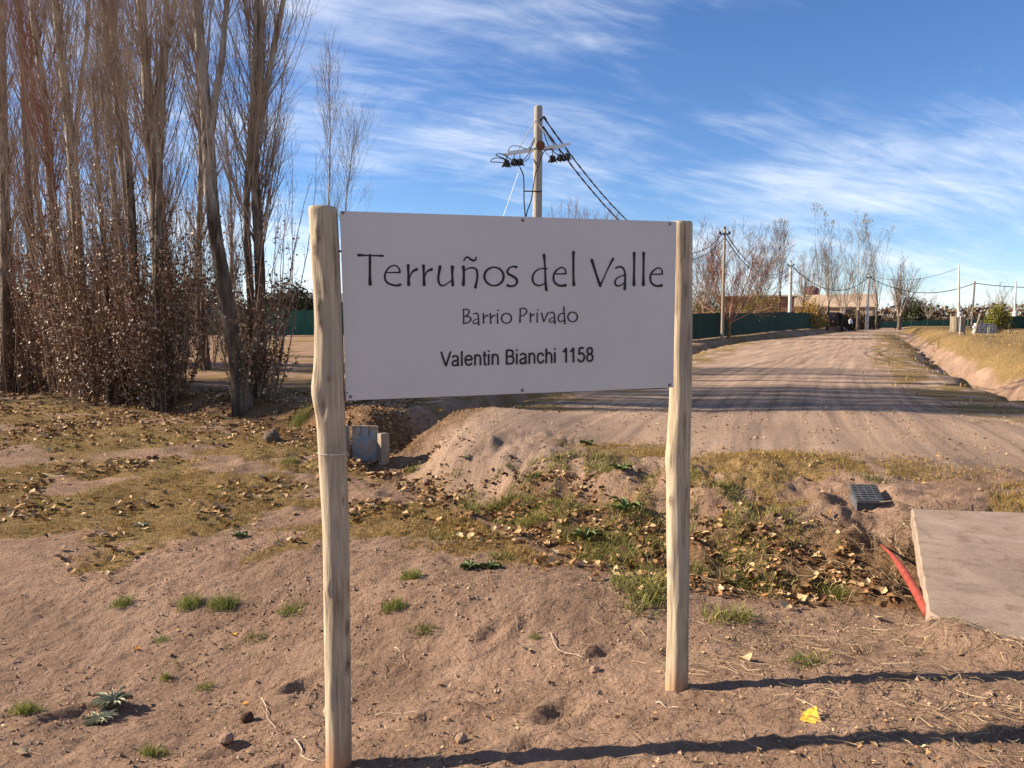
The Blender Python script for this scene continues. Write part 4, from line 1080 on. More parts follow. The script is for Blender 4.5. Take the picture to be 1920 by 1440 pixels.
def leaf_bush(name, loc, rx, ry, rz, label, seed, mat, n=2600, size=.16, stems=14, group=None, cat='bush', smat='twig', low=.0, clump=.30):
    rg = np.random.default_rng(seed)
    root = empty(name, tuple(loc)); tag(root, label, cat, group)
    a = rg.random(stems) * 2 * math.pi
    p0 = np.stack([rx * .15 * np.cos(a), ry * .15 * np.sin(a), np.full(stems, -.1)], -1)
    d0 = np.stack([np.cos(a) * rx, np.sin(a) * ry, np.full(stems, rz * 1.2)], -1)
    PS = march(rg, p0, d0, rz * (.8 + .5 * rg.random(stems)), 6, .05, .10)
    mb = MB().tubes(PS, np.full((stems, 1), .035) * np.linspace(1, .3, 6)[None], 5)
    mb.build('stems', M[smat], root)
    nc = 70
    u = unit(rg.normal(size=(nc, 3))); u[:, 2] = np.abs(u[:, 2]) * 1.0
    c = u * np.array([rx, ry, rz]) * (.55 + .42 * rg.random(nc))[:, None]; c[:, 2] += low
    k = rg.integers(0, nc, n)
    pts = c[k] + rg.normal(size=(n, 3)) * clump * min(rx, ry, rz)
    pts = pts[pts[:, 2] > .02]
    V, F = leaf_quads(rg, pts, size)
    MB().add(V, F).build('foliage', M[mat], root)
    return root
M['olive_leaf'] = mat_island('olive_leaf', [(0, (.09, .07, .02)), (.5, (.20, .15, .04)), (.85, (.30, .21, .065)), (1, (.36, .20, .07))], transl=.2)
M['gold_leaf'] = mat_island('gold_leaf', [(0, (.20, .10, .02)), (.5, (.38, .23, .05)), (1, (.50, .35, .10))], transl=.2)
M['ever_leaf'] = mat_island('ever_leaf', [(0, (.018, .022, .010)), (.6, (.045, .05, .022)), (1, (.09, .085, .04))])
M['bush_leaf'] = mat_island('bush_leaf', [(0, (.05, .06, .012)), (.5, (.14, .15, .025)), (1, (.30, .26, .05))], transl=.2)
M['wood_leaf'] = mat_island('wood_leaf', [(0, (.05, .03, .022)), (.5, (.13, .08, .055)), (.85, (.20, .14, .085)), (1, (.12, .11, .05))])

def gpt(px, d, dz=0.0):
    x = (px - 960) / FPX * d
    return np.array([x, d, gh(x, d) + dz])
leaf_bush('olive_bush', gpt(1328, 74, .3), 2.6, 1.8, 3.6, 'broad olive-brown bush behind the green fence by the right sign post', 301, 'olive_leaf', n=9000, size=.12, low=.3, clump=.2)
leaf_bush('olive_bush', gpt(1418, 80, .3), 3.0, 1.8, 3.5, 'broad olive-brown bush behind the green fence right of the wide bare tree', 302, 'olive_leaf', n=9000, size=.12, low=.3, clump=.2)
leaf_bush('golden_bush', gpt(1512, 90, 0), 2.2, 1.6, 3.6, 'golden twiggy bush in front of the tan house', 303, 'gold_leaf', n=2200, size=.2, stems=30, clump=.25)
leaf_bush('green_bush', gpt(1868, 66, .05), .95, .95, 1.9, 'round yellow-green bush standing alone in the field at right', 304, 'bush_leaf', n=3800, size=.13, low=.45, clump=.24)
leaf_bush('evergreen_tree', gpt(1714, 140, 0), 3.0, 2.6, 4.6, 'round dark evergreen in front of the far woods', 305, 'ever_leaf', n=4200, size=.34, low=.6, cat='tree', clump=.2)
leaf_bush('evergreen_tree', gpt(380, 84, 0), 5.0, 4, 5.4, 'dark evergreen behind the green fence between the poplar trunks', 306, 'ever_leaf', n=3800, size=.36, low=.8, cat='tree', clump=.2)
leaf_bush('evergreen_tree', gpt(548, 86, 0), 3.6, 3, 4.6, 'dark evergreen behind the green fence by the left sign post', 307, 'ever_leaf', n=3000, size=.36, low=.8, cat='tree', clump=.2)
leaf_bush('brown_hedge', gpt(1604, 104, 0), 2.3, 1.2, 2.5, 'brown leafless hedge clump left of the second white pole', 308, 'wood_leaf', n=5200, size=.17, stems=46, low=.1)

def far_woods():
    rg = np.random.default_rng(41)
    n = 1900
    px = rg.uniform(-250, 2150, n); d = rg.uniform(150, 185, n)
    x = (px - 960) / FPX * d
    hh = (4.3 + 1.1 * fbm(px * .012, px * 0 + 2, 91, 3) + .7 * rg.random(n))
    hh = np.clip(hh, 2.5, 7)
    z0 = height(x, d)
    p0 = np.stack([x, d, z0], -1)
    P = march(rg, p0, np.stack([rg.normal(size=n) * .25, rg.normal(size=n) * .25, np.ones(n)], -1), hh, 4, .02, .08)
    mb = MB().tubes(P, np.full((n, 1), .05) * np.linspace(1, .3, 4)[None], 3)
    P2, R2 = grow(rg, P, np.full((n, 4), .03), 3, .3, 1, .2, .7, 1.5, 2, .6, .1, .1, rmin=.02)
    mb.tubes(P2, R2, 3)
    m = 27000
    k = rg.integers(0, n, m); f = rg.random(m) ** 1.25
    pts = p0[k] + np.stack([rg.normal(size=m) * .9, rg.normal(size=m) * .7, f * hh[k] * .80], -1)
    V, F = leaf_quads(rg, pts, .72); mb.add(V, F)
    o = mb.build('far_woods', M['wood_leaf']); tag(o, 'brown wintry woods along the horizon beyond the fields', 'woods', kind='stuff')
far_woods()

# ------------------------------------------------------------------ fences
def wavy_panel(a, b, h, lift, seed, nz=6, nx=8, amp=.03):
    a = np.array(a); b = np.array(b); u = np.linspace(0, 1, nx)[None]; v = np.linspace(0, 1, nz)[:, None]
    nrm = np.array([-(b - a)[1], (b - a)[0]]); nrm = nrm / np.linalg.norm(nrm)
    X = a[0] + (b[0] - a[0]) * u + 0 * v; Y = a[1] + (b[1] - a[1]) * u + 0 * v
    off = amp * pnoise(u * 4 + seed * 3.3, v * 3, seed) * np.sin(math.pi * u) 
    top = h * (1 - .03 * np.sin(math.pi * u) + .0 * v)
    Z = (a[2] + (b[2] - a[2]) * u) + lift + (top - lift) * v
    F0 = np.stack([X + off * nrm[0], Y + off * nrm[1], Z], -1).reshape(-1, 3)
    F1 = F0 + np.array([nrm[0], nrm[1], 0]) * .004
    n = nx * nz
    i = (np.arange(nz - 1)[:, None] * nx + np.arange(nx - 1)[None]).ravel()
    q = np.stack([i, i + 1, i + nx + 1, i + nx], -1)
    mb = MB().add(np.vstack([F0, F1]), np.vstack([q, q[:, ::-1] + n]))
    return mb

def net_fence(name, pts, h, step, label, seed, mat='net_green', pmat='dark_metal', group=None, wires=False):
    pts = np.array(pts, float)
    seg = np.linalg.norm(np.diff(pts, axis=0), axis=1); L_ = seg.sum(); n = max(2, int(round(L_ / step)))
    cum = np.concatenate([[0], np.cumsum(seg)])
    s_ = np.linspace(0, L_, n + 1)
    xs = np.interp(s_, cum, pts[:, 0]); ys = np.interp(s_, cum, pts[:, 1]); zs = height(xs, ys)
    root = empty(name, (xs[0], ys[0], zs[0])); tag(root, label, 'fence', group)
    base = np.array([xs[0], ys[0], zs[0]])
    P = np.stack([xs, ys, zs], -1) - base
    rg = np.random.default_rng(seed)
    for p in P:
        hh = h + .08 + .1 * rg.random()
        MB().tube([p - [0, 0, .3], p + [0, 0, hh * .5], p + [rg.normal() * .02, 0, hh]], .045, 6).build('post', M[pmat], root)
    for i in range(n):
        if wires:
            for hz in (.35, .7, 1.05, 1.35):
                MB().tube([P[i] + [0, 0, hz * h / 1.4], (P[i] + P[i + 1]) / 2 + [0, 0, hz * h / 1.4 - .015], P[i + 1] + [0, 0, hz * h / 1.4]], .008, 4).build('wire', M['dark_metal'], root)
        else:
            wavy_panel(P[i] + [0, -.055, 0], P[i + 1] + [0, -.055, 0], h * (1 + .02 * rg.normal()), .05, seed + i).build('netting', M[mat], root, smooth=True)
    return root
net_fence('shade_net_fence', [(10.5, 49.5), (13.2, 53.5), (29, 79), (42.5, 104)], 1.85, 4.2, 'dark green shade-net fence left of the road', 401)
net_fence('shade_net_fence', [(-30, 58), (-22, 57), (-8, 60), (8, 66)], 2.0, 4.0, 'green shade-net fence seen between the poplar trunks', 402, mat='net_pale')
net_fence('shade_net_fence', [(50, 124), (72, 126), (100, 132)], 1.15, 6.0, 'pale green net fence below the far woods at right', 403, mat='net_pale')
net_fence('wire_fence', [(49, 103), (56, 104.5), (64, 106), (70, 110)], 1.35, 2.6, 'dark post-and-wire fence at the end of the road', 404, wires=True)
net_fence('shade_net_fence', [(56, 91), (66, 95)], 1.6, 4.0, 'dark green net fence at the right picture edge', 405)
# brick-red sheet gate between the net fences
def red_gate():
    a = np.array([42.6, 104.2]); b = np.array([45.4, 107.6]); z = gh(44, 106)
    root = empty('sheet_gate', (a[0], a[1], z)); tag(root, 'dark maroon sheet-metal gate at the end of the green net fence', 'gate')
    d = (b - a) / 8; L_ = np.linalg.norm(d); ang = math.atan2(d[1], d[0]); rot = np.array([[math.cos(ang), -math.sin(ang), 0], [math.sin(ang), math.cos(ang), 0], [0, 0, 1]])
    for i in range(8):
        c = d * (i + .5); MB().box((c[0], c[1], 1.05 + .01 * (i % 2)), (L_ - .012, .03, 1.95), rot).build('panel', M['maroon'], root)
    for e in (0, 8):
        c = d * e; MB().tube([(c[0], c[1], -.2), (c[0], c[1], 2.2)], .06, 8).build('post', M['dark_metal'], root)
M['maroon'] = mat_plain('maroon', (.075, .032, .034), rough=.6)
red_gate()
net_fence('shade_net_fence', [(45.6, 107.8), (48.2, 107.4), (51.2, 107.2)], 1.9, 2.8, 'short dark green net fence right of the maroon gate', 406)

# ------------------------------------------------------------------ houses beyond the fence
def house(name, loc, w, dep, hw, hr, label, rz, wall, roof, wins=(), chimney=True, hip=True):
    root = empty(name, tuple(loc), rz); tag(root, label, 'house')
    mb = MB()
    P = [(-w/2, -dep/2, -.5), (w/2, -dep/2, -.5), (w/2, dep/2, -.5), (-w/2, dep/2, -.5), (-w/2, -dep/2, hw), (w/2, -dep/2, hw), (w/2, dep/2, hw), (-w/2, dep/2, hw)]
    mb.add(P, [[0, 1, 5, 4], [1, 2, 6, 5], [2, 3, 7, 6], [3, 0, 4, 7]])
    if not hip: mb.add([(-w/2, 0, hw + hr - .06), (-w/2, -dep/2, hw), (-w/2, dep/2, hw), (w/2, 0, hw + hr - .06), (w/2, -dep/2, hw), (w/2, dep/2, hw)], [[0, 2, 1], [3, 4, 5]])
    mb.build('wall', M[wall], root)
    o = .35; k = w/2 - dep/2 if hip else w/2 + o
    k = max(k, .4)
    rb = MB(); t = .12
    for dz in (0, -t):
        rb.add([(-w/2 - o, -dep/2 - o, hw + dz), (w/2 + o, -dep/2 - o, hw + dz), (w/2 + o, dep/2 + o, hw + dz), (-w/2 - o, dep/2 + o, hw + dz), (-k, 0, hw + hr + dz), (k, 0, hw + hr + dz)], [[0, 1, 5, 4], [2, 3, 4, 5]])
        rb.add([(-w/2 - o, -dep/2 - o, hw + dz), (-w/2 - o, dep/2 + o, hw + dz), (-k, 0, hw + hr + dz), (w/2 + o, -dep/2 - o, hw + dz), (w/2 + o, dep/2 + o, hw + dz), (k, 0, hw + hr + dz)], [[1, 0, 2], [3, 4, 5]])
    c = [(-w/2 - o, -dep/2 - o), (w/2 + o, -dep/2 - o), (w/2 + o, dep/2 + o), (-w/2 - o, dep/2 + o)]
    for i in range(4):
        (x0, y0), (x1, y1) = c[i], c[(i + 1) % 4]
        rb.add([(x0, y0, hw - t), (x1, y1, hw - t), (x1, y1, hw), (x0, y0, hw)], [[0, 1, 2, 3]])
    ro = rb.build('roof', M[roof], root)
    if chimney: MB().box((w * .22, .4, hw + hr * .8), (.5, .5, 1.2)).build('chimney', M[wall], ro)
    for x, z, ww, wh in wins:
        f = MB()
        for cc, dd in (((x, -dep/2 - .02, z + wh/2), (ww + .12, .08, .07)), ((x, -dep/2 - .02, z - wh/2), (ww + .12, .08, .07)), ((x - ww/2, -dep/2 - .02, z), (.07, .08, wh - .07)), ((x + ww/2, -dep/2 - .02, z), (.07, .08, wh - .07))): f.box(cc, dd)
        fo = f.build('window', M['white_pole'], root)
        MB().box((x, -dep/2 - .01, z), (ww - .08, .03, wh - .08)).build('pane', M['glass_dark'], fo)
    return root
M['tan_wall'] = mat_plain('tan_wall', (.36, .26, .17), rough=.9)
M['tan_roof'] = mat_noise('tan_roof', [(.3, (.30, .21, .145)), (.7, (.42, .31, .22))], scale=3, rough=.9, bump=.4)
M['grey_roof'] = mat_plain('grey_roof', (.20, .19, .18), rough=.8)
M['brick_wall'] = mat_plain('brick_wall', (.24, .12, .08), rough=.9)
M['glass_dark'] = mat_plain('glass_dark', (.02, .025, .03), rough=.1, spec=.5)
house('tan_house', gpt(1478, 108, .2), 9.0, 7, 2.5, 1.7, 'tan house with low tan roof behind the first white pole', -.35, 'tan_wall', 'tan_roof', [(-2.4, 1.7, 1.2, .9), (2.0, 1.7, 1.2, .9)])
house('tan_house', gpt(1572, 118, .2), 9.5, 7, 2.7, 1.9, 'tan house with pitched roof left of the second white pole', -.5, 'tan_wall', 'tan_roof', [(-2.8, 1.8, 1.2, .9), (1.6, 1.8, 1.4, 1.0)], hip=False)
house('flat_roofed_house', gpt(1420, 96, .2), 8.0, 6, 3.6, .25, 'grey flat-roofed house showing above the olive bush', -.3, 'brick_wall', 'grey_roof', [(-1.5, 2.3, 1.2, .9)], chimney=False)
house('grey_shed', gpt(572, 92, .2), 9, 6, 2.9, 1.1, 'grey-roofed low building behind the green fence beside the left sign post', .2, 'concrete', 'grey_roof', [(-2, 1.7, 1.0, .9)], chimney=False, hip=False)
def tank():
    c = gpt(1518, 122, .2)
    root = empty('water_tank', tuple(c)); tag(root, 'maroon round water tank on a stand above the tan houses', 'tank')
    for sx in (-1, 1):
        for sy in (-1, 1): MB().tube([(sx * .7, sy * .7, -.3), (sx * .6, sy * .6, 4.0)], .07, 6).build('leg', M['dark_metal'], root)
    MB().lathe([(.02, 4.0), (1.15, 4.0), (1.2, 4.2), (1.2, 5.4), (1.05, 5.75), (.5, 6.0), (.3, 6.02)], sides=18).build('tank_body', M['maroon_tank'], root, smooth=True)
    MB().lathe([(.34, 6.0), (.34, 6.12), (.05, 6.16)], sides=12).build('lid', M['dark_metal'], root)
M['maroon_tank'] = mat_plain('maroon_tank', (.16, .05, .055), rough=.6)
tank()

# ------------------------------------------------------------------ poles and cables
def sag(a, b, s, n=24):
    t = np.linspace(0, 1, n)[:, None]; P = np.array(a) * (1 - t) + np.array(b) * t
    P[:, 2] -= (4 * s * t * (1 - t))[:, 0]
    return P

def big_pole():
    d = 20.0
    tp_ = at(1009.5, 199, d); bx = at(1007.5, 405, d)
    base = np.array([bx[0] - .03, d, gh(bx[0], d)])
    root = empty('utility_pole', tuple(base)); tag(root, 'round concrete utility pole with crossarm standing behind the board', 'utility pole')
    H = tp_[2] - base[2]; lx = tp_[0] - base[0]
    ax = lambda z: np.array([lx * z / H, 0, z])
    z = np.array([-.6, 0, 2, 4, H - .45, H - .43, H - .36, H - .34, H - .02, H])
    mb = MB().tube([ax(v) for v in z], [.155, .15, .135, .122, .108, .112, .112, .106, .104, .09], 18); mb.build('shaft', M['pole_concrete'], root, smooth=False)
    L_ = lambda px, py, dd=0.0: at(px, py, d + dd) - base
    # crossarm (two angle bars)
    a, b = L_(947, 288.5, -.28), L_(1065, 272, .35)
    v = (b - a) / np.linalg.norm(b - a); rot = np.stack([v, np.cross(UP, v), UP], 1)
    for e in (-.17, .17):
        MB().box((a + b) / 2 + np.cross(UP, v) * e * .9 + UP * (.02 * e), (np.linalg.norm(b - a), .012, .065), rot).build('crossarm', M['galv'], root)
    # braces
    for p, q in (((970, 283), (1003.5, 226)), ((1041, 276), (1004.5, 226)), ((988, 281), (1002, 258))):
        MB().tube([L_(*p, -.14), L_(*q, -.12)], .013, 5).build('brace', M['galv'], root)
    c = L_(1013.5, 273, -.13)
    MB().tube([c, c + np.array([0, -.08, 0]), c + np.array([0, -.10, 0])], [.115, .11, .06], 16).build('round_tag', M['rust'], root)
    # insulating boxes hung under the arm
    for px, py in ((949.5, 306.5), (964, 304), (975, 304), (1036, 298), (1050, 296), (1063, 294)):
        c = L_(px, py, -.25 if px < 1000 else .2)
        b = MB(); rg = np.random.default_rng(int(px))
        b.lathe([(.02, .085), (.06, .08), (.088, .03), (.09, -.02), (.07, -.075), (.02, -.09)], tuple(c), 9)
        o = b.build('fuse_box', M['black_plastic'], root)
        for k in range(6):
            an = k * 1.05 + rg.random(); q = c + np.array([math.cos(an) * .075, math.sin(an) * .075, -.03])
            MB().tube([q, q + np.array([math.cos(an) * .045, math.sin(an) * .045, -.055])], .016, 5).build('terminal', M['black_plastic'], o)
        MB().tube([c + [0, 0, .08], c + [0, 0, .20]], .012, 5).build('hanger', M['black_plastic'], root)
    def cab(pts, r, dd=-.15):
        P = catmull(np.array([L_(*p, dd) for p in pts]), 6); MB().tube(P, r, 6).build('cable', M['cable'], root)
    cab([(975, 314), (981, 328), (982.5, 350), (982.5, 375), (985, 407)], .018)
    cab([(1019, 285), (1011, 305), (1004, 325), (1000, 350), (996, 375), (989, 395), (986, 407)], .016)
    cab([(1038, 281), (1026, 281), (1018, 287), (1012, 300)], .014)
    cab([(947, 306), (932, 304), (920, 303), (926, 297), (940, 297), (955, 304)], .012, -.3)
    cab([(955, 302), (940, 295), (930, 291), (936, 288), (948, 292), (958, 300)], .012, -.3)
    cab([(952, 298), (953, 282), (960, 274), (972, 274), (988, 279), (1000, 270), (1003, 258)], .010, -.2)
    cab([(980, 302), (990, 290), (996, 276), (1001, 262)], .012, -.2)
    cab([(982, 304), (991, 297), (995, 285)], .010, -.2)
    cab([(1016, 238), (1024, 262), (1032, 278), (1046, 290), (1060, 292)], .013, .1)
    cab([(1018, 240), (1033, 262), (1042, 276)], .008, .1)
    cab([(1023, 286), (1030, 292), (1036, 291)], .008, .1)
    cab([(1038, 280), (1050, 283), (1058, 288)], .008, .1)
    cl = L_(983, 358.5, -.14); cr = L_(1016, 359.5, -.12)
    MB().tube([cl, (cl + cr) / 2 + np.array([0, -.03, 0]), cr], .016, 6).build('clamp', M['black_plastic'], root)
    # suspension clamp at the top
    MB().tube([L_(1013, 226, -.1), L_(1020, 219, .05), L_(1024, 225, .1)], .03, 6).build('clamp', M['black_plastic'], root)
    g = L_(974, 318, -.2); q = L_(944, 405, -.2); f = g + (q - g) * 4.6
    MB().tube([g, f], .006, 5).build('guy_wire', M['galv'], root)
    return at(1021, 222, d + .1), at(1018, 237, d + .1)
CA, CB = big_pole()

def pole(name, px, d, top_py, r0, r1, mat, label, px_top=None, head=True, stub=None):
    x = (px - 960) / FPX * d; base = np.array([x, d, gh(x, d)])
    t = at(px_top or px, top_py, d); H = t[2] - base[2]; lx = t[0] - x
    root = empty(name, tuple(base)); tag(root, label, 'utility pole', 'poles along the road')
    mb = MB().tube([(0, 0, -.5), (0, 0, 0), (lx * .33, 0, H * .33), (lx * .66, 0, H * .66), (lx, 0, H)], [r0 * 1.02, r0, r0 + (r1 - r0) * .33, r0 + (r1 - r0) * .66, r1], 12)
    mb.build('shaft', M[mat], root, smooth=True)
    if stub:
        MB().lathe([(r0 * stub[1], -.3), (r0 * stub[1], stub[0] * .6), (r0 * stub[1] * .8, stub[0] * .95), (r0 * 1.02, stub[0])], sides=14).build('thick_base', M[mat], root, smooth=True)
    if head:
        MB().tube([(lx - .35, -.05, H - .30), (lx + .35, .05, H - .30)], .045, 6).build('bracket', M['dark_metal'], root)
        for sx in (-.3, .3): MB().lathe([(.02, .12), (.07, .10), (.08, 0), (.04, -.03)], (lx + sx, 0, H - .24), 8).build('insulator', M['black_plastic'], root)
        MB().lathe([(.03, .0), (.06, .02), (.07, .12), (.02, .2)], (lx, 0, H), 8).build('cap', M['dark_metal'], root)
    return base + np.array([lx, 0, H])
P2 = pole('utility_pole', 1353.5, 50, 430, .115, .085, 'wood_pole', 'thin wooden utility pole nearest the right sign post', px_top=1359)
P3 = pole('utility_pole', 1479, 78, 492, .22, .13, 'white_pole', 'first white concrete pole beside the green fence', px_top=1483)
P4 = pole('utility_pole', 1623.5, 100, 516, .22, .12, 'white_pole', 'second white concrete pole at the bend of the road', px_top=1629)
P5 = pole('utility_pole', 1796, 84, 497, .17, .075, 'white_pole', 'tallest white tapered lamp pole with thick base in the right field', px_top=1797.5, head=False, stub=(2.0, 1.9))
P6 = pole('utility_pole', 1819, 98, 527, .13, .09, 'wood_pole', 'leaning wooden pole between the two tapered white poles', px_top=1828, head=False)
P7 = pole('utility_pole', 1899, 96, 527, .18, .08, 'white_pole', 'tapered white pole at the right picture edge', px_top=1905, head=False, stub=(2.2, 1.9))
P8 = pole('utility_pole', 1703, 118, 556, .14, .10, 'grey_wood', 'short leaning grey pole before the dark evergreen', px_top=1712, head=False) if False else None
P9 = np.array([78.0, 92.0, 7.6])
def cable(a, b, s, r, label, n=26):
    P = sag(a, b, s, n); o = MB().tube(P - P[0], r, 6).build('power_cable', M['cable']); o.location = P[0]
    tag(o, label, 'cable', 'overhead cables along the road')
e = np.array([0, 0, -.25])
def twist(a, b, s, label):
    P = sag(a, b, s, 90); t = np.arange(90) * 2.1
    Q = np.array([np.cos(t), np.sin(t)]) * .012
    P1 = P.copy(); P1[:, 0] += Q[0]; P1[:, 2] += Q[1]
    P2_ = P.copy(); P2_[:, 0] -= Q[0]; P2_[:, 2] -= Q[1]
    mb = MB().tube(P1 - P[0], .017, 5).tube(P2_ - P[0], .017, 5)
    o = mb.build('power_cable', M['cable']); o.location = P[0]; tag(o, label, 'cable', 'overhead cables along the road')
twist(CA, P2 + e + [-.06, 0, .05], 2.25, 'upper twisted black cable from the concrete pole behind the board')
twist(CB, P2 + e + [-.06, 0, -.32], 2.25, 'lower twisted black cable from the concrete pole behind the board')
cable(P2 + e + [.05, 0, .05], P3 + e, 1.75, .030, 'upper black cable between the wooden pole and first white pole')
cable(P2 + e + [.05, 0, -.3], P3 + e + [0, 0, -.2], 1.75, .030, 'lower black cable between the wooden pole and first white pole')
cable(P3 + e, P4 + e, 2.1, .045, 'black cable between the two white concrete poles')
cable(P4 + e, P6 + e, 1.6, .045, 'black cable from the second white pole to the leaning wooden pole')
cable(P6 + e, P9, 1.3, .045, 'black cable from the leaning wooden pole out of the picture')
cable(P5 + [0, 0, -.3], P4 + [0, 3, .6], 1.2, .022, 'thin wire from the tall tapered pole towards the bend')

# ------------------------------------------------------------------ right field: guard posts, blocks, person
def guard():
    g = gpt(1793, 52)
    root = empty('tree_guard', tuple(g)); tag(root, 'small grey wooden guard of posts and boards in the right field', 'guard')
    rg = np.random.default_rng(3)
    for i, (sx, sy) in enumerate(((-.3, -.3), (.3, -.3), (.3, .3), (-.3, .3))):
        MB().tube([(sx, sy, -.3), (sx + .02, sy, .6), (sx, sy, 1.25 + .1 * rg.random())], .05, 7).build('post', M['wood_pole'], root)
    for k, (sx, sy, rot) in enumerate(((0, -.36, 0), (-.36, 0, 1), (.36, 0, 1))):
        for j in range(4):
            off = -.21 + .14 * j
            c = (sx + (off if rot == 0 else 0), sy + (off if rot else 0), .62)
            MB().box(c, (.11 if rot == 0 else .02, .02 if rot == 0 else .11, 1.0 + .08 * rg.random())).build('board', M['wood_pole'], root)
guard()
def field_post(px, d, h, lean, r, mat, label):
    g = gpt(px, d); o = MB().tube([(0, 0, -.3), (lean * .5, 0, h * .5), (lean, 0, h)], [r, r * .95, r * .9], 8).build('field_post', M[mat]); o.location = g
    tag(o, label, 'post', 'old posts in the right field')
field_post(1824, 55, 1.5, .42, .07, 'wood_pole', 'slanting thick grey post in front of the block pile')
field_post(1850, 56, .55, .02, .05, 'wood_pole', 'short grey stump below the block pile')
field_post(1798, 50, 1.25, .0, .04, 'white_pole', 'pale upright post in front of the wooden guard')
field_post(1890, 70, .95, .0, .09, 'wood_pole', 'short pale post right of the round bush')
field_post(1852, 32, .95, .03, .015, 'wood_pole', 'thin stake standing in the dry grass near the right ditch')
for i, px in enumerate((1812, 1806, 1836)):
    field_post(px, 74, 1.1, .02, .035, 'wood_pole', ('thin fence stake left of the block pile', 'thin fence stake close to the wooden guard', 'thin fence stake behind the block pile')[i])
def blocks():
    g = gpt(1843, 62)
    root = empty('block_pile', tuple(g), .1); tag(root, 'low pile of hollow grey-white building blocks beside the round bush', 'blocks')
    bm = MB(); w, dd, h, t = .36, .2, .2, .03
    for c, d in (((0, 0, h - t / 2), (w, dd, t)), ((0, 0, t / 2), (w, dd, t)), ((-w / 2 + t / 2, 0, h / 2), (t, dd, h - 2 * t)), ((w / 2 - t / 2, 0, h / 2), (t, dd, h - 2 * t)), ((0, .07, h / 2), (w - 2 * t, .02, h - 2 * t))): bm.box(c, d)
    me = bm.mesh('block'); rg = np.random.default_rng(9)
    for row in range(4):
        for k in range(5 - (row == 3)):
            o = obj('block', me, M['block'], root); o.location = (-.76 + k * .385 + (.1 if row % 2 else 0) + rg.normal() * .01, rg.normal() * .02, .02 + row * .205); o.rotation_euler = (0, 0, rg.normal() * .04)
M['block'] = mat_plain('block', (.52, .49, .47), rough=.9)
blocks()

def skin_figure(name, joints, edges, radii, mat_of, parent, sub=2, label=None):
    me = bpy.data.meshes.new(name + '_rig'); me.from_pydata([tuple(j) for j in joints], edges, [])
    o = bpy.data.objects.new(name + '_rig', me); COL.objects.link(o)
    o.modifiers.new('s', 'SKIN'); m2 = o.modifiers.new('u', 'SUBSURF'); m2.levels = sub; m2.render_levels = sub
    for i, v in enumerate(me.skin_vertices[0].data): v.radius = radii[i] if isinstance(radii[i], tuple) else (radii[i], radii[i]); v.use_root = (i == 0)
    bpy.context.view_layer.update()
    ev = o.evaluated_get(bpy.context.evaluated_depsgraph_get()); nm = bpy.data.meshes.new_from_object(ev)
    bpy.data.objects.remove(o); nm.name = name
    mats, fn = mat_of
    nm.materials.clear()
    for m in mats: nm.materials.append(m)
    for p in nm.polygons: p.material_index = fn(p.center); p.use_smooth = True
    r = bpy.data.objects.new(name, nm); COL.objects.link(r); r.parent = parent
    return r

def person():
    g = gpt(1593, 96)
    root = empty('person', tuple(g), .4); tag(root, 'person in white top and dark trousers standing on the road', 'person')
    J = [(0, 0, .95), (0, .0, 1.15), (0, .01, 1.38), (0, .01, 1.47), (0, -.01, 1.60), (0, -.01, 1.68),
         (.10, 0, .88), (.11, -.02, .50), (.12, .02, .09), (.12, -.12, .04),
         (-.10, 0, .88), (-.11, .02, .50), (-.12, .03, .09), (-.12, -.11, .04),
         (.19, .01, 1.38), (.25, .02, 1.10), (.24, -.08, .86), (.235, -.11, .78),
         (-.19, .01, 1.38), (-.27, .0, 1.10), (-.30, -.12, .90), (-.31, -.17, .83)]
    E = [(0, 1), (1, 2), (2, 3), (3, 4), (4, 5), (0, 6), (6, 7), (7, 8), (8, 9), (0, 10), (10, 11), (11, 12), (12, 13), (2, 14), (14, 15), (15, 16), (16, 17), (2, 18), (18, 19), (19, 20), (20, 21)]
    R = [(.17, .12), (.165, .115), (.16, .10), .055, (.085, .10), (.07, .085), .095, .07, .05, .04, .095, .07, .05, .04, .065, .05, .038, .035, .065, .05, .038, .035]
    shirt, trou, skin, hair = mat_plain('white_cloth', (.74, .73, .71), .9), mat_plain('dark_cloth', (.02, .02, .026), .9), mat_plain('skin', (.40, .24, .17), .6), mat_plain('hair', (.02, .015, .012), .7)
    def fn(c):
        if c.z > 1.62 or (c.z > 1.52 and c.y > .03): return 3
        if c.z > 1.46: return 2
        if c.z > .98 or (abs(c.x) > .2 and c.z > .9): return 0
        if abs(c.x) > .2 and c.z < .9 and c.z > .7: return 2
        return 1
    skin_figure('body', J, E, R, ([shirt, trou, skin, hair], fn), root)
person()
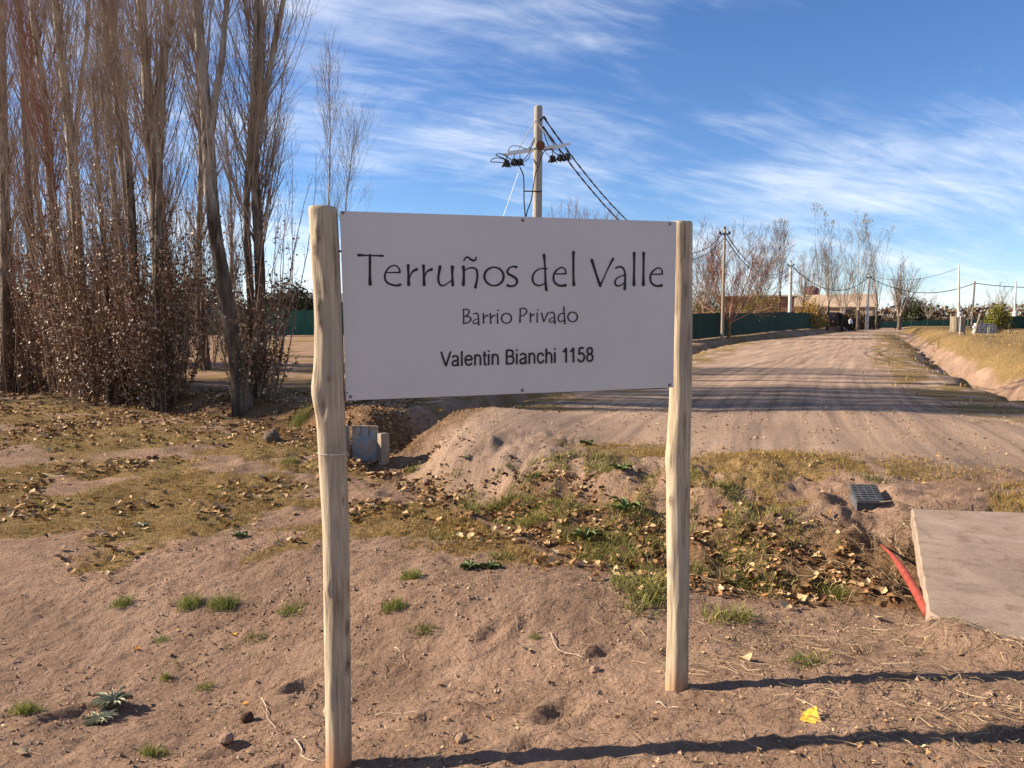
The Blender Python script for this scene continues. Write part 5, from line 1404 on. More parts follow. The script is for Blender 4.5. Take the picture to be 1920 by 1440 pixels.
def dog():
    g = gpt(1582.5, 96)
    root = empty('dog', tuple(g), .25); tag(root, 'dark dog with white patches beside the person on the road', 'dog')
    J = [(0, 0, .46), (-.22, 0, .48), (-.42, 0, .47), (.22, 0, .47), (.40, 0, .56), (.52, 0, .66), (.66, 0, .64), (.74, 0, .62),
         (-.45, .08, .36), (-.38, .09, .26), (-.46, .09, .14), (-.42, .09, .02), (-.45, -.08, .36), (-.38, -.09, .26), (-.46, -.09, .14), (-.42, -.09, .02),
         (.25, .08, .36), (.24, .09, .2), (.25, .09, .02), (.25, -.08, .36), (.28, -.09, .2), (.26, -.09, .02), (-.56, 0, .52), (-.70, 0, .62)]
    E = [(0, 1), (1, 2), (0, 3), (3, 4), (4, 5), (5, 6), (6, 7), (2, 8), (8, 9), (9, 10), (10, 11), (2, 12), (12, 13), (13, 14), (14, 15), (3, 16), (16, 17), (17, 18), (3, 19), (19, 20), (20, 21), (2, 22), (22, 23)]
    R = [.12, .115, .11, .14, .095, .09, .055, .04, .075, .05, .035, .03, .075, .05, .035, .03, .06, .038, .03, .06, .038, .03, .035, .02]
    a, b = mat_plain('dark_fur', (.03, .024, .02), .9), mat_plain('white_fur', (.6, .56, .5), .9)
    skin_figure('body', J, E, R, ([a, b], lambda c: 1 if (c.z < .36 and c.x > .1) or (abs(c.x + .15) < .08) else 0), root)
    for s_ in (-1, 1): MB().tube([(.50, s_ * .05, .72), (.49, s_ * .08, .80)], [.03, .006], 6).build('ear', a, root)
dog()

# ------------------------------------------------------------------ roadside things: slab, box, pipe, sluice gate
def slab():
    z, t = .215, .12
    pts = np.array([(2.76, 5.22), (1.86, 3.34), (1.90, 3.08), (1.99, 2.86), (2.25, 2.35), (2.7, 1.7), (6.5, 1.6), (6.5, 5.05), (4.2, 5.0)])
    # subdivide the outline and roughen it
    out = []
    for i in range(len(pts)):
        a, b = pts[i], pts[(i + 1) % len(pts)]; n = max(2, int(np.linalg.norm(b - a) / .05))
        for k in range(n): out.append(a + (b - a) * k / n)
    out = np.array(out); out = out + .004 * np.stack([pnoise(out[:, 0] * 7, out[:, 1] * 7, 5), pnoise(out[:, 0] * 7, out[:, 1] * 7, 6)], -1)
    n = len(out); c = out.mean(0)
    ring = lambda r, zz: np.column_stack([c[0] + (out[:, 0] - c[0]) * r, c[1] + (out[:, 1] - c[1]) * r, np.full(n, zz) + .004 * pnoise(out[:, 0] * 5, out[:, 1] * 5, 8)])
    R = [ring(.97, z - t), ring(1.0, z - t + .0), ring(1.0, z - .012), ring(.996, z)]
    V = np.vstack(R + [[[c[0], c[1], z]]]); mb = MB(); i = np.arange(n); j = (i + 1) % n
    F4 = np.vstack([np.stack([k * n + i, k * n + j, (k + 1) * n + j, (k + 1) * n + i], -1) for k in range(3)])
    F3 = np.stack([3 * n + i, 3 * n + j, np.full(n, 4 * n)], -1)
    mb.addmix(V, F3, F4)
    o = mb.build('concrete_slab', M['concrete']); tag(o, 'worn concrete slab bridging the ditch at the right picture edge', 'slab')
slab()

def ribbed_box():
    g = ground_hit(1634, 958)
    root = empty('ribbed_box', (g[0], g[1] + .10, g[2] - .01), -.12); tag(root, 'small dark grey box with ribbed tilted lid on the grassy bank', 'box')
    ti = math.radians(24); rot = np.array([[1, 0, 0], [0, math.cos(ti), -math.sin(ti)], [0, math.sin(ti), math.cos(ti)]])
    MB().box((0, 0, .02), (.19, .19, .13)).build('body', M['grey_plastic'], root)
    lid = MB().box((0, -.01, .105), (.21, .23, .016), rot).build('lid', M['grey_plastic'], root)
    for k in range(8):
        y = -.099 + k * .0285
        p = np.array([0, -.01, .105]) + rot @ np.array([0, y, .011])
        MB().box(p, (.19, .014, .010), rot).build('rib', M['grey_plastic'], lid)
    for k in range(3):
        p = np.array([-.055 + .055 * k, -.01, .105]) + rot @ np.array([0, 0, .010])
        MB().box(p, (.011, .215, .007), rot).build('rib', M['grey_plastic'], lid)
M['grey_plastic'] = mat_noise('grey_plastic', [(.3, (.055, .055, .06)), (.7, (.12, .12, .125))], scale=25, rough=.6, bump=.1)
ribbed_box()

def red_pipe():
    a, b = ground_hit(1652, 1030), ground_hit(1706, 1150)
    b = b + np.array([.02, -.12, .05]); a = a + np.array([0, 0, .03])
    P = catmull(np.array([a, a * .66 + b * .34 + [0, 0, .035], a * .33 + b * .67 + [0, 0, .03], b]), 7)
    r = np.interp(np.linspace(0, 1, len(P)), [0, .25, .42, .5, 1], [.007, .012, .017, .021, .024])
    o = MB().tube(P - P[0], r, 14).build('red_pipe', M['red_pvc'], smooth=True); o.location = P[0]
    tag(o, 'broken red plastic pipe sticking out of the ditch bank beside the slab', 'pipe')
M['red_pvc'] = mat_noise('red_pvc', [(.3, (.20, .034, .020)), (.7, (.32, .066, .040))], scale=14, rough=.6, bump=.15)
red_pipe()

def sluice():
    c = at(684, 862, 9.35); zb = base_h(np.array([c[0]]), np.array([9.35]))[0]
    root = empty('sluice_gate', (c[0], 9.35, zb), -.14); tag(root, 'small rusty blue sluice gate between concrete posts in the ditch', 'sluice gate')
    H = .50
    for sx, h in ((-.27, H - .05), (.235, H - .14)):
        mb = MB(); rg = np.random.default_rng(int(abs(sx) * 100))
        mb.tube([(sx, 0, -.3), (sx, 0, h * .5), (sx, 0, h - .015), (sx, 0, h)], [.085, .082, .08, .07], 4)
        mb.build('post', M['gate_concrete'], root)
    MB().box((0, .03, .20), (.33, .012, .48)).build('plate', M['gate_plate'], root)
    MB().box((0, .022, .435), (.33, .03, .02)).build('plate_rim', M['gate_plate'], root)
    for sx in (-.055, .06):
        MB().tube([(sx, -.005, .32), (sx, -.005, .47)], .007, 6).build('rod', M['rust'], root)
M['gate_concrete'] = mat_noise('gate_concrete', [(.3, (.22, .165, .12)), (.7, (.36, .285, .215))], scale=12, rough=.95, bump=.6, bscale=40, bdist=.01)
M['gate_plate'] = mat_noise('gate_plate', [(.38, (.26, .28, .28)), (.46, (.34, .335, .315)), (.53, (.42, .30, .21)), (.72, (.30, .17, .10))], scale=5, rough=.6, bump=.2)
sluice()

# ------------------------------------------------------------------ ground cover (uncountable)
def blades(rg, x, y, h, w, lean=.5, zoff=-.004, rigid=None):
    n = len(x); z = height(x, y) + zoff
    a = rg.random(n) * 2 * math.pi; la = rg.random(n) * 2 * math.pi; ln = lean * (.3 + rg.random(n))
    hh = h * (.5 + .9 * rg.random(n)); ww = w * (.7 + .6 * rg.random(n))
    dx, dy = np.cos(a) * ww / 2, np.sin(a) * ww / 2
    lx, ly = np.cos(la) * ln * hh, np.sin(la) * ln * hh
    b = np.stack([x, y, z], -1)
    o = lambda sx, f, g: b + np.stack([sx * dx * g + lx * f * f, sx * dy * g + ly * f * f, hh * f * (1 - .25 * f * ln)], -1)
    V = np.stack([o(-1, 0, 1), o(1, 0, 1), o(-1, .55, .75), o(1, .55, .75), o(0, 1, 0)], 1).reshape(-1, 3)
    i = np.arange(n)[:, None] * 5
    F = np.concatenate([i + np.array([0, 1, 3]), i + np.array([0, 3, 2]), i + np.array([2, 3, 4])])
    return V, F

def scatter(rg, n, x0, x1, y0, y1, fn):
    x = rg.uniform(x0, x1, n); y = rg.uniform(y0, y1, n)
    k = rg.random(n) < fn(x, y)
    return x[k], y[k]

def cover():
    rg = np.random.default_rng(77)
    clump = lambda x, y, s=3.1: ss(-.25, .35, fbm(x * s, y * s, 95, 3))
    mb = MB()
    gz = lambda x, y: zone(x, y)[0]
    # lawn at left, nearest first
    x, y = scatter(rg, 105000, -5.2, .9, 4.2, 7.6, lambda x, y: gz(x, y) * (.15 + .85 * clump(x, y)))
    V, F = blades(rg, x, y, .030, .0042, .9); mb.add(V, F); n1 = len(x)
    x, y = scatter(rg, 76000, -11, -.5, 7.6, 13.5, lambda x, y: gz(x, y) * (.15 + .85 * clump(x, y)))
    V, F = blades(rg, x, y, .038, .0075, .9); mb.add(V, F); n1 += len(x)
    o = mb.build('lawn_grass', M['dry_blade']); tag(o, 'short dry tan grass between the sign and the poplars', 'grass', kind='stuff')
    mb = MB()
    x, y = scatter(rg, 150000, -.8, 5.5, 4.4, 9.5, lambda x, y: gz(x, y) * (.2 + .8 * clump(x, y, 2.2)))
    V, F = blades(rg, x, y, .040, .0048, .9); mb.add(V, F); n1 += len(x)
    o = mb.build('bank_grass', M['dry_blade']); tag(o, 'yellowing grass on the bank between the ditch and the road', 'grass', kind='stuff')
    mb = MB()
    x, y = scatter(rg, 60000, 1, 20, 10, 45, lambda x, y: gz(x, y) * (zone(x, y)[2] < .6) * clump(x, y, 1.3))
    V, F = blades(rg, x, y, .07, .012, .8); mb.add(V, F); n1 += len(x)
    x, y = scatter(rg, 60000, 8, 60, 12, 80, lambda x, y: gz(x, y) * clump(x, y, .8) * (x / y > .45))
    V, F = blades(rg, x, y, .11, .022, .8); mb.add(V, F); n1 += len(x)
    o = mb.build('field_grass', M['gold_blade']); tag(o, 'dry golden grass along the road and over the right field', 'grass', kind='stuff')
    # weeds growing through the leaves of the ditch
    mb = MB()
    def slope(x, y):
        d, sd, a_ = polyline_dist(x, y, D1s)
        return (sd > 0) * (d < 1.75) * ss(1.2, 2.2, a_) * ss(-.2, .25, fbm(x * 2.6 + 9, y * 2.6, 121, 3)) * (1 - ss(5.4, 6.6, a_))
    x, y = scatter(rg, 60000, -1.6, 2.4, 3.8, 8, slope)
    V, F = blades(rg, x, y, .075, .0055, 1.1); mb.add(V, F); n1 += len(x)
    o = mb.build('ditch_weeds', M['ditch_blade']); tag(o, 'green and yellowing grass growing through the leaves in the ditch', 'grass', kind='stuff')
    # greener sprigs
    mb = MB()
    x, y = scatter(rg, 26000, -6, 4.5, 4.3, 9.5, lambda x, y: gz(x, y) * ss(.15, .5, fbm(x * 2.3 + 4, y * 2.3, 97, 3)))
    V, F = blades(rg, x, y, .05, .005, .7); mb.add(V, F); n1 += len(x)
    x, y = scatter(rg, 9000, -3.0, 2.2, 1.9, 4.6, lambda x, y: .8 * ss(.33, .6, fbm(x * 1.7 + 2, y * 1.7, 99, 3)))
    V, F = blades(rg, x, y, .020, .0024, .9); mb.add(V, F); n1 += len(x)
    o = mb.build('green_sprigs', M['green_blade']); tag(o, 'thin scattering of green grass sprigs over the soil', 'grass', kind='stuff')
    return n1
cover()

def flat_leaves(rg, x, y, size, tilt=.5, lift=.008):
    n = len(x); z = height(x, y) + lift * (.3 + rg.random(n) * 1.6)
    a = rg.random(n) * 2 * math.pi
    u = np.stack([np.cos(a), np.sin(a), tilt * rg.normal(size=n) * .6], -1); u = unit(u)
    v = np.stack([-np.sin(a), np.cos(a), tilt * rg.normal(size=n) * .6], -1); v = unit(v); w = unit(np.cross(u, v))
    s = (size * (.55 + .8 * rg.random(n)))[:, None]; cu = (.05 + .3 * rg.random(n))[:, None]
    b = np.stack([x, y, z], -1)
    j = lambda: (.85 + .3 * rg.random((n, 1)))
    rim = [b - .5 * u * s, b + (-.34 * u + .36 * v * j() + .8 * cu * w) * s, b + (.06 * u + .42 * v * j() + cu * w) * s, b + (.58 * u + .4 * cu * w) * s,
           b + (.06 * u - .42 * v * j() + cu * w) * s, b + (-.34 * u - .36 * v * j() + .8 * cu * w) * s]
    V = np.stack(rim + [b], 1).reshape(-1, 3)
    i = np.arange(n)[:, None] * 7
    F = np.concatenate([i + np.array([6, (k + 1) % 6, k]) for k in range(6)])
    return V, F

def litter():
    rg = np.random.default_rng(55)
    lz = lambda x, y: zone(x, y)[1]
    cl = lambda x, y: ss(-.3, .3, fbm(x * 3.3, y * 3.3, 111, 3))
    mb = MB()
    x, y = scatter(rg, 34000, -2.6, 2.4, 3.7, 9.3, lambda x, y: lz(x, y) ** 1.2 * cl(x, y) * (polyline_dist(x, y, D1s)[0] < 2.0))
    V, F = flat_leaves(rg, x, y, .046, .7, .014); mb.add(V, F)
    o = mb.build('ditch_litter', M['litter']); tag(o, 'brown fallen leaves carpeting the ditch bed', 'leaves', kind='stuff')
    mb = MB()
    x, y = scatter(rg, 60000, -14, -1.2, 6.5, 17, lambda x, y: lz(x, y) * cl(x, y))
    V, F = flat_leaves(rg, x, y, .056, .6, .01); mb.add(V, F)
    x, y = scatter(rg, 6000, -6, .4, 4.3, 8, lambda x, y: zone(x, y)[0] * ss(0, .5, fbm(x * 1.1, y * 1.1, 113, 3)))
    V, F = flat_leaves(rg, x, y, .05, .5, .014); mb.add(V, F)
    o = mb.build('leaf_litter', M['litter']); tag(o, 'brown fallen leaves strewn over the grass below the poplars', 'leaves', kind='stuff')
    mb = MB()
    x, y = scatter(rg, 9000, -2.9, 2.2, 1.8, 5.2, lambda x, y: .1 + .6 * ss(-.1, .5, fbm(x * 1.6 + 5, y * 1.6, 117, 3)))
    V, F = flat_leaves(rg, x, y, .013, .8, .004); mb.add(V, F)
    x, y = scatter(rg, 5200, -1.9, 9, 6.2, 14, lambda x, y: .10 + .5 * ss(.0, .5, fbm(x * 1.3 + 2, y * 1.3, 119, 3)))
    V, F = flat_leaves(rg, x, y, .030, .8, .006); mb.add(V, F)
    o = mb.build('leaf_crumbs', M['litter']); tag(o, 'crumbled bits of dead leaf scattered over the soil round the sign', 'leaves', kind='stuff')
    # crumbs of soil
    mb = MB()
    x, y = scatter(rg, 30000, -2.9, 2.6, 1.8, 5.0, lambda x, y: ss(-.25, .45, fbm(x * 2.1, y * 2.1, 115, 4)) * .7)
    n = len(x); r = .0022 + .0085 * rg.random(n) ** 4.5
    x2, y2 = scatter(rg, 5000, -1.9, 10, 6.0, 16, lambda x, y: .15 + .6 * ss(-.1, .5, fbm(x * .9, y * .9, 118, 3)))
    x = np.concatenate([x, x2]); y = np.concatenate([y, y2]); r = np.concatenate([r, .006 + .016 * rg.random(len(x2)) ** 4.0]); n = len(x)
    P = np.stack([x, y, height(x, y) + r * .35], -1)
    oct_ = np.array([[1, 0, 0], [-1, 0, 0], [0, 1, 0], [0, -1, 0], [0, 0, .75], [0, 0, -.75]], float)
    V = P[:, None] + oct_[None] * r[:, None, None] * (.65 + .7 * rg.random((n, 6, 1))) + rg.normal(size=(n, 6, 3)) * r[:, None, None] * .22
    f = np.array([[0, 2, 4], [2, 1, 4], [1, 3, 4], [3, 0, 4], [2, 0, 5], [1, 2, 5], [3, 1, 5], [0, 3, 5]])
    F = (np.arange(n)[:, None, None] * 6 + f[None]).reshape(-1, 3)
    mb.add(V.reshape(-1, 3), F)
    o = mb.build('soil_crumbs', M['soil_clod']); tag(o, 'crumbs of dry reddish soil scattered round the sign posts', 'soil', kind='stuff')
    # straw and thin roots lying about
    mb = MB()
    def straws(x, y, L_, r, zoff=.006, curl=.3):
        n = len(x); a = rg.random(n) * 2 * math.pi; ln = L_ * (.4 + rg.random(n)); b = a + curl * rg.normal(size=n)
        p0 = np.stack([x, y], -1); p1 = p0 + np.stack([np.cos(a), np.sin(a)], -1) * ln[:, None] * .5; p2 = p1 + np.stack([np.cos(b), np.sin(b)], -1) * ln[:, None] * .5
        P = np.stack([p0, p1, p2], 1); Z = height(P[..., 0], P[..., 1]) + zoff * (.4 + 1.6 * rg.random((n, 3)))
        mb.tubes(np.concatenate([P, Z[..., None]], -1), np.full((n, 3), r), 3)
    def near_straw(x, y):
        return np.clip(np.exp(-(((x - 1.55) / .75) ** 2 + ((y - 3.15) / .45) ** 2)) + np.exp(-(((x - 1.5) / .5) ** 2 + ((y - 2.35) / .3) ** 2)) + .08, 0, 1)
    x, y = scatter(rg, 3400, -.2, 2.6, 1.95, 4.2, near_straw); straws(x, y, .10, .0011, .010)
    x, y = scatter(rg, 1800, -2.6, 1.6, 1.9, 4.6, lambda x, y: .25 + 0 * x); straws(x, y, .07, .0010)
    x, y = scatter(rg, 2600, -3.1, -1.6, 10.2, 12.2, lambda x, y: np.exp(-(((x + 2.4) / .6) ** 2 + ((y - 11.0) / .6) ** 2))); straws(x, y, .22, .003, .03)
    x, y = scatter(rg, 1500, 2.6, 4.6, 4.9, 6.2, lambda x, y: np.exp(-(((x - 3.3) / .6) ** 2 + ((y - 5.35) / .25) ** 2))); straws(x, y, .14, .0022, .03, .8)
    x, y = scatter(rg, 1400, 1.2, 2.6, 3.9, 5.6, lambda x, y: .5 + 0 * x); straws(x, y, .12, .0014, .02, .6)
    o = mb.build('straw_litter', M['straw']); tag(o, 'dry straw and rootlets littering the soil', 'straw', kind='stuff')
litter()

# ------------------------------------------------------------------ single tufts, weeds, leaves, twigs
def tuft(px, py, n, h, spread, label, mat='green_blade', w=.003, lean=.7, group=None, name='grass_tuft'):
    g = ground_hit(px, py); rg = np.random.default_rng(int(px * 7 + py))
    k = 6; cx = rg.normal(size=k).clip(-1.3, 1.3) * spread * .36; cy = rg.normal(size=k).clip(-1.3, 1.3) * spread * .26; q = rg.integers(0, k, n)
    bx = g[0] + cx[q] + rg.normal(size=n).clip(-1.5, 1.5) * spread * .38; by = g[1] + cy[q] + rg.normal(size=n).clip(-1.5, 1.5) * spread * .30
    V, F = blades(rg, bx, by, h, w, lean)
    o = MB().add(V - g, F).build(name, M[mat]); o.location = g; tag(o, label, 'grass', group); return o
GT = 'green tufts on the bare soil'
for px, py, n, h, sp, lab in (
        (228, 1135, 260, .040, .07, 'small green tuft left of the bright double tuft'),
        (352, 1138, 420, .050, .085, 'left half of the bright green double tuft left of the sign'),
        (418, 1136, 460, .055, .085, 'right half of the bright green double tuft left of the sign'),
        (545, 1152, 260, .036, .09, 'olive green tuft close to the left of the left post'),
        (738, 1138, 300, .045, .07, 'bright low tuft right of the left post'),
        (775, 1083, 280, .050, .08, 'green tuft on the mound edge behind the left post'),
        (48, 1335, 220, .050, .075, 'dark green tuft by the left picture edge'),
        (312, 1275, 110, .032, .035, 'tiny green tuft above the silvery thistle'),
        (385, 1290, 120, .030, .06, 'thin pale tuft right of the silvery thistle'),
        (480, 1195, 140, .024, .07, 'sparse tuft below the bright double tuft'),
        (285, 1415, 160, .040, .06, 'low olive tuft near the bottom left of the picture'),
        (300, 1205, 120, .024, .06, 'faint sparse tuft beside the orange leaf'),
        (790, 1185, 130, .028, .06, 'sparse tuft in the soil right of the left post'),
        (1000, 1200, 60, .022, .03, 'tiny sprig between the two posts'),
        (545, 868, 320, .06, .12, 'olive grass clump near the leaf pile by the left post'),
        (560, 800, 520, .26, .22, 'tall pale green weed clump left of the sluice gate'),
        (1520, 1245, 200, .030, .09, 'thin dry tuft near the shadow of the right post')):
    tuft(px, py, n, h, sp, lab, group=GT)
GD = 'grass clumps in the ditch'
for px, py, n, h, sp, lab in (
        (772, 885, 160, .13, .07, 'upright green clump on the bare slope right of the sluice gate'),
        (845, 900, 240, .07, .12, 'low olive clump among leaves near the sluice gate'),
        (935, 950, 420, .16, .12, 'bright green clump in the middle of the ditch slope'),
        (1000, 985, 460, .17, .14, 'long-bladed green clump in the middle of the ditch'),
        (880, 955, 200, .10, .10, 'yellowish clump low on the ditch slope'),
        (1095, 1010, 280, .13, .11, 'green clump below the dock plant'),
        (1160, 1050, 380, .15, .15, 'olive clump left of the right post'),
        (1215, 1105, 420, .15, .16, 'wide arching clump beside the right post'),
        (1205, 1140, 260, .10, .12, 'low arching clump at the foot of the ditch bank'),
        (1290, 950, 160, .06, .10, 'dull clump just behind the right post'),
        (1395, 1100, 260, .10, .09, 'olive clump right of the right post in the ditch'),
        (1565, 1122, 260, .12, .07, 'round green clump under the bank near the red pipe'),
        (1375, 1160, 280, .10, .10, 'deep green clump at the ditch foot right of the post'),
        (1300, 1070, 200, .11, .09, 'dark clump touching the right post'),
        (840, 1005, 200, .05, .13, 'green fringe on the near ditch edge'),
        (940, 1045, 220, .05, .08, 'green fringe on the near ditch edge below the long-bladed clump'),
        (735, 950, 260, .05, .16, 'dull green fringe in the shadow by the leaf pile'),
        (1480, 1000, 260, .08, .16, 'yellow-green clump on the bank above the ditch'),
        (1000, 895, 220, .07, .10, 'olive clump at the crest of the ditch slope'),
        (1640, 905, 200, .06, .12, 'green grass patch behind the ribbed box')):
    tuft(px, py, int(n * .7), h * .72, sp * 1.35, lab, group=GD, w=.0055, lean=1.25, mat='ditch_blade')

def rosette(px, py, n, L_, W, label, mat, up=.5, name='weed_plant', seed=1, lobed=False):
    g = ground_hit(px, py); rg = np.random.default_rng(seed)
    root = empty(name, tuple(g)); tag(root, label, 'weed')
    for k in range(n):
        a = k * 2.4 + rg.normal() * .3; l = L_ * (.6 + .6 * rg.random()); u = up * (.4 + rg.random())
        m = 9; t = np.linspace(0, 1, m)
        r = l * t; z = .01 + l * u * np.sin(t * 2.2) * .8
        w = W * (np.sin(np.clip(t, .02, 1) * math.pi) ** .6 + .08) * (1 + (.45 * np.sign(np.sin(t * 19)) if lobed else .08 * np.sin(t * 17)))
        c = np.stack([r * math.cos(a), r * math.sin(a), z], -1); s_ = np.array([-math.sin(a), math.cos(a), 0])
        V = np.vstack([c + s_ * w[:, None] / 2 + [0, 0, .2 * W], c - [0, 0, .01], c - s_ * w[:, None] / 2 + [0, 0, .2 * W]])
        i = np.arange(m - 1)
        F = np.vstack([np.stack([i, i + m, i + m + 1, i + 1], -1), np.stack([i + m, i + 2 * m, i + 2 * m + 1, i + m + 1], -1)])
        MB().add(V, F).build('leaf', M[mat], root, smooth=True)
    return root
M['silver_leaf'] = mat_noise('silver_leaf', [(.3, (.24, .245, .14)), (.7, (.47, .46, .33))], scale=30, rough=.7, bump=.2)
M['dock_leaf'] = mat_noise('dock_leaf', [(.3, (.07, .11, .03)), (.7, (.16, .20, .06))], scale=20, rough=.5, bump=.2)
M['weed_leaf'] = mat_noise('weed_leaf', [(.3, (.07, .10, .03)), (.7, (.16, .19, .07))], scale=20, rough=.6, bump=.2)
M['lime_leaf'] = mat_noise('lime_leaf', [(.3, (.25, .30, .05)), (.7, (.40, .42, .10))], scale=20, rough=.5, bump=.2)
rosette(212, 1325, 64, .085, .010, 'silvery thistle rosette on the soil at lower left', 'silver_leaf', .40, 'thistle', 3, True)
rosette(188, 1352, 40, .065, .009, 'flattened silvery thistle leaves left of the main rosette', 'silver_leaf', .12, 'thistle', 4, True)
rosette(1175, 962, 22, .13, .034, 'dark green dock plant with broad leaves on the ditch slope', 'dock_leaf', .75, 'dock_plant', 5)
rosette(1098, 1015, 14, .12, .026, 'broad-leaved green plant among the grass in the mid ditch', 'dock_leaf', .9, 'dock_plant', 6)
rosette(880, 1068, 26, .06, .018, 'left half of the flat green weed on the mound edge', 'weed_leaf', .35, 'flat_weed', 7)
rosette(920, 1066, 26, .06, .018, 'right half of the flat green weed on the mound edge', 'weed_leaf', .35, 'flat_weed', 17)
rosette(1100, 832, 26, .08, .018, 'grey-green weed on the crest left of the right post', 'weed_leaf', .3, 'flat_weed', 9)
rosette(1165, 882, 30, .09, .02, 'dark weed among the yellow grass left of the right post', 'weed_leaf', .4, 'flat_weed', 10)
rosette(450, 1008, 22, .05, .018, 'small dark green weed in the lawn left of the left post', 'weed_leaf', .35, 'flat_weed', 11)
rosette(265, 992, 18, .05, .014, 'small grey weed in the lawn near the left', 'silver_leaf', .3, 'flat_weed', 12)
rosette(872, 862, 14, .06, .014, 'small weed on the bare slope beyond the ditch', 'silver_leaf', .4, 'flat_weed', 13)

# yellow sapling shoot beyond the mound
def shoot():
    g = ground_hit(824, 782); rg = np.random.default_rng(8)
    root = empty('yellow_shoot', tuple(g)); tag(root, 'tiny yellow-leaved shoot at the edge of the dark ditch below the board', 'plant')
    MB().tube([(0, 0, -.03), (.005, 0, .07), (0, 0, .15)], .003, 5).build('stem', M['twig'], root)
    V, F = leaf_quads(rg, rg.normal(size=(26, 3)) * [.015, .015, .035] + [0, 0, .10], .035); MB().add(V, F).build('leaves', M['leaf_yellow'], root)
shoot()

def leaf_mesh(seed, lobes=True):
    rg = np.random.default_rng(seed); n = 13
    t = np.linspace(0, 1, n)
    w = np.interp(t, [0, .12, .3, .55, .8, 1], [0, .34, .50, .36, .16, 0]) * (1 + .10 * rg.normal(size=n))
    cu = .10 + .30 * rg.random(); tw = rg.normal() * .25
    mid = np.stack([t - .45, .03 * np.sin(t * 4 + seed), .06 * np.sin(t * 3 + seed) + .05 * rg.random()], -1)
    V = []
    for sgn in (1, 0, -1):
        for k in range(n):
            V.append(mid[k] + [0, sgn * w[k], abs(sgn) * cu * w[k] * 1.3 + sgn * tw * w[k] * .5])
    V = np.array(V); i = np.arange(n - 1)
    F = np.vstack([np.stack([i, i + n, i + n + 1, i + 1], -1), np.stack([i + n, i + 2 * n, i + 2 * n + 1, i + n + 1], -1)])
    mb = MB().add(V, F)
    mb.tube(np.array([[-.45, 0, mid[0, 2]], [-.62, .02, .02], [-.78, .06, 0]]), .012, 4)
    return mb.mesh('leaf_shape', True)

def fallen_leaf(me, loc, size, rot, label, group=None):
    o = bpy.data.objects.new('fallen_leaf', me); COL.objects.link(o)
    o.location = loc; o.scale = (size, size, size); o.rotation_euler = rot
    tag(o, label, 'leaf', group); return o

def leaves_single():
    rg = np.random.default_rng(202)
    kinds = {}
    for mname in ('leaf_tan', 'leaf_brown', 'leaf_pale', 'leaf_yellow', 'leaf_orange'):
        kinds[mname] = []
        for s_ in range(4):
            me = leaf_mesh(s_ * 5 + len(mname)); me.materials.append(M[mname]); kinds[mname].append(me)
    one = [(1522, 1352, .075, 'leaf_yellow', 'bright yellow leaf with brown patch on the soil at lower right'),
           (675, 1250, .045, 'leaf_pale', 'pale tan leaf on the soil just right of the left post'),
           (988, 1227, .05, 'leaf_pale', 'pale curled leaf on the soil between the posts'),
           (1398, 1240, .065, 'leaf_pale', 'pale stone-coloured leaf casting a shadow right of the right post'),
           (257, 1222, .04, 'leaf_orange', 'small orange leaf left of the left post'),
           (437, 1195, .04, 'leaf_yellow', 'small yellow leaf on the soil left of the left post'),
           (1475, 1142, .07, 'leaf_pale', 'pale yellow leaf in the ditch right of the right post'),
           (1622, 963, .05, 'leaf_pale', 'pale leaf leaning on the ribbed box'),
           (1712, 1012, .06, 'leaf_pale', 'pale green-yellow leaf against the slab edge'),
           (1598, 1098, .06, 'leaf_tan', 'large tan leaf above the green clump by the red pipe'),
           (1640, 1165, .06, 'leaf_pale', 'pale leaf at the ditch foot near the red pipe'),
           (42, 1415, .05, 'leaf_pale', 'white-edged leaf in the bottom left corner'),
           (300, 825, .07, 'leaf_pale', 'pale leaf standing out on the litter at left'),
           (460, 1322, .03, 'leaf_orange', 'tiny ochre leaf above the round clod'),
           (1190, 948, .05, 'leaf_yellow', 'yellow leaf caught in the dock plant'),
           (1400, 958, .05, 'leaf_tan', 'tan leaf on the bank right of the right post')]
    for px, py, s_, mn, lab in one:
        g = ground_hit(px, py)
        fallen_leaf(kinds[mn][int(px) % 4], (g[0], g[1], g[2] + .008), s_, (rg.normal() * .12, rg.normal() * .12, rg.random() * 6.28), lab)
    # the larger leaves lying in the ditch, near enough to be told apart
    names = {'leaf_tan': 'tan', 'leaf_brown': 'brown', 'leaf_pale': 'pale'}
    def batch(n, x0, x1, y0, y1, fn, where, grp, smin=.032, smax=.062):
        xs = rg.uniform(x0, x1, n * 12); ys = rg.uniform(y0, y1, n * 12); w = fn(xs, ys); k = np.where(rg.random(n * 12) < w)[0][:n]
        zz = height(xs[k], ys[k])
        for i, q in enumerate(k):
            mn = ('leaf_tan', 'leaf_brown', 'leaf_tan', 'leaf_brown', 'leaf_brown', 'leaf_pale')[rg.integers(0, 6)]
            fallen_leaf(kinds[mn][rg.integers(0, 4)], (xs[q], ys[q], zz[i] + .004 + .010 * rg.random()), smin + (smax - smin) * rg.random(),
                        (rg.normal() * .5, rg.normal() * .5, rg.random() * 6.28), names[mn] + ' curled fallen leaf ' + where, names[mn] + ' ' + grp)
    D = lambda x, y: polyline_dist(x, y, D1s)[0]
    batch(150, .2, 2.2, 3.75, 5.4, lambda x, y: (D(x, y) < 1.25) * (.25 + .75 * zone(x, y)[1]), 'in the ditch beside or right of the right post', 'leaves in the right part of the ditch')
    batch(90, -1.0, .6, 4.9, 7.4, lambda x, y: (D(x, y) < .9) * (.2 + .8 * zone(x, y)[1]), 'in the ditch between the two posts', 'leaves in the middle of the ditch')
    batch(30, -3.2, -.7, 4.6, 6.6, lambda x, y: zone(x, y)[0], 'on the dry lawn left of the left post', 'leaves on the lawn', .04, .06)
leaves_single()

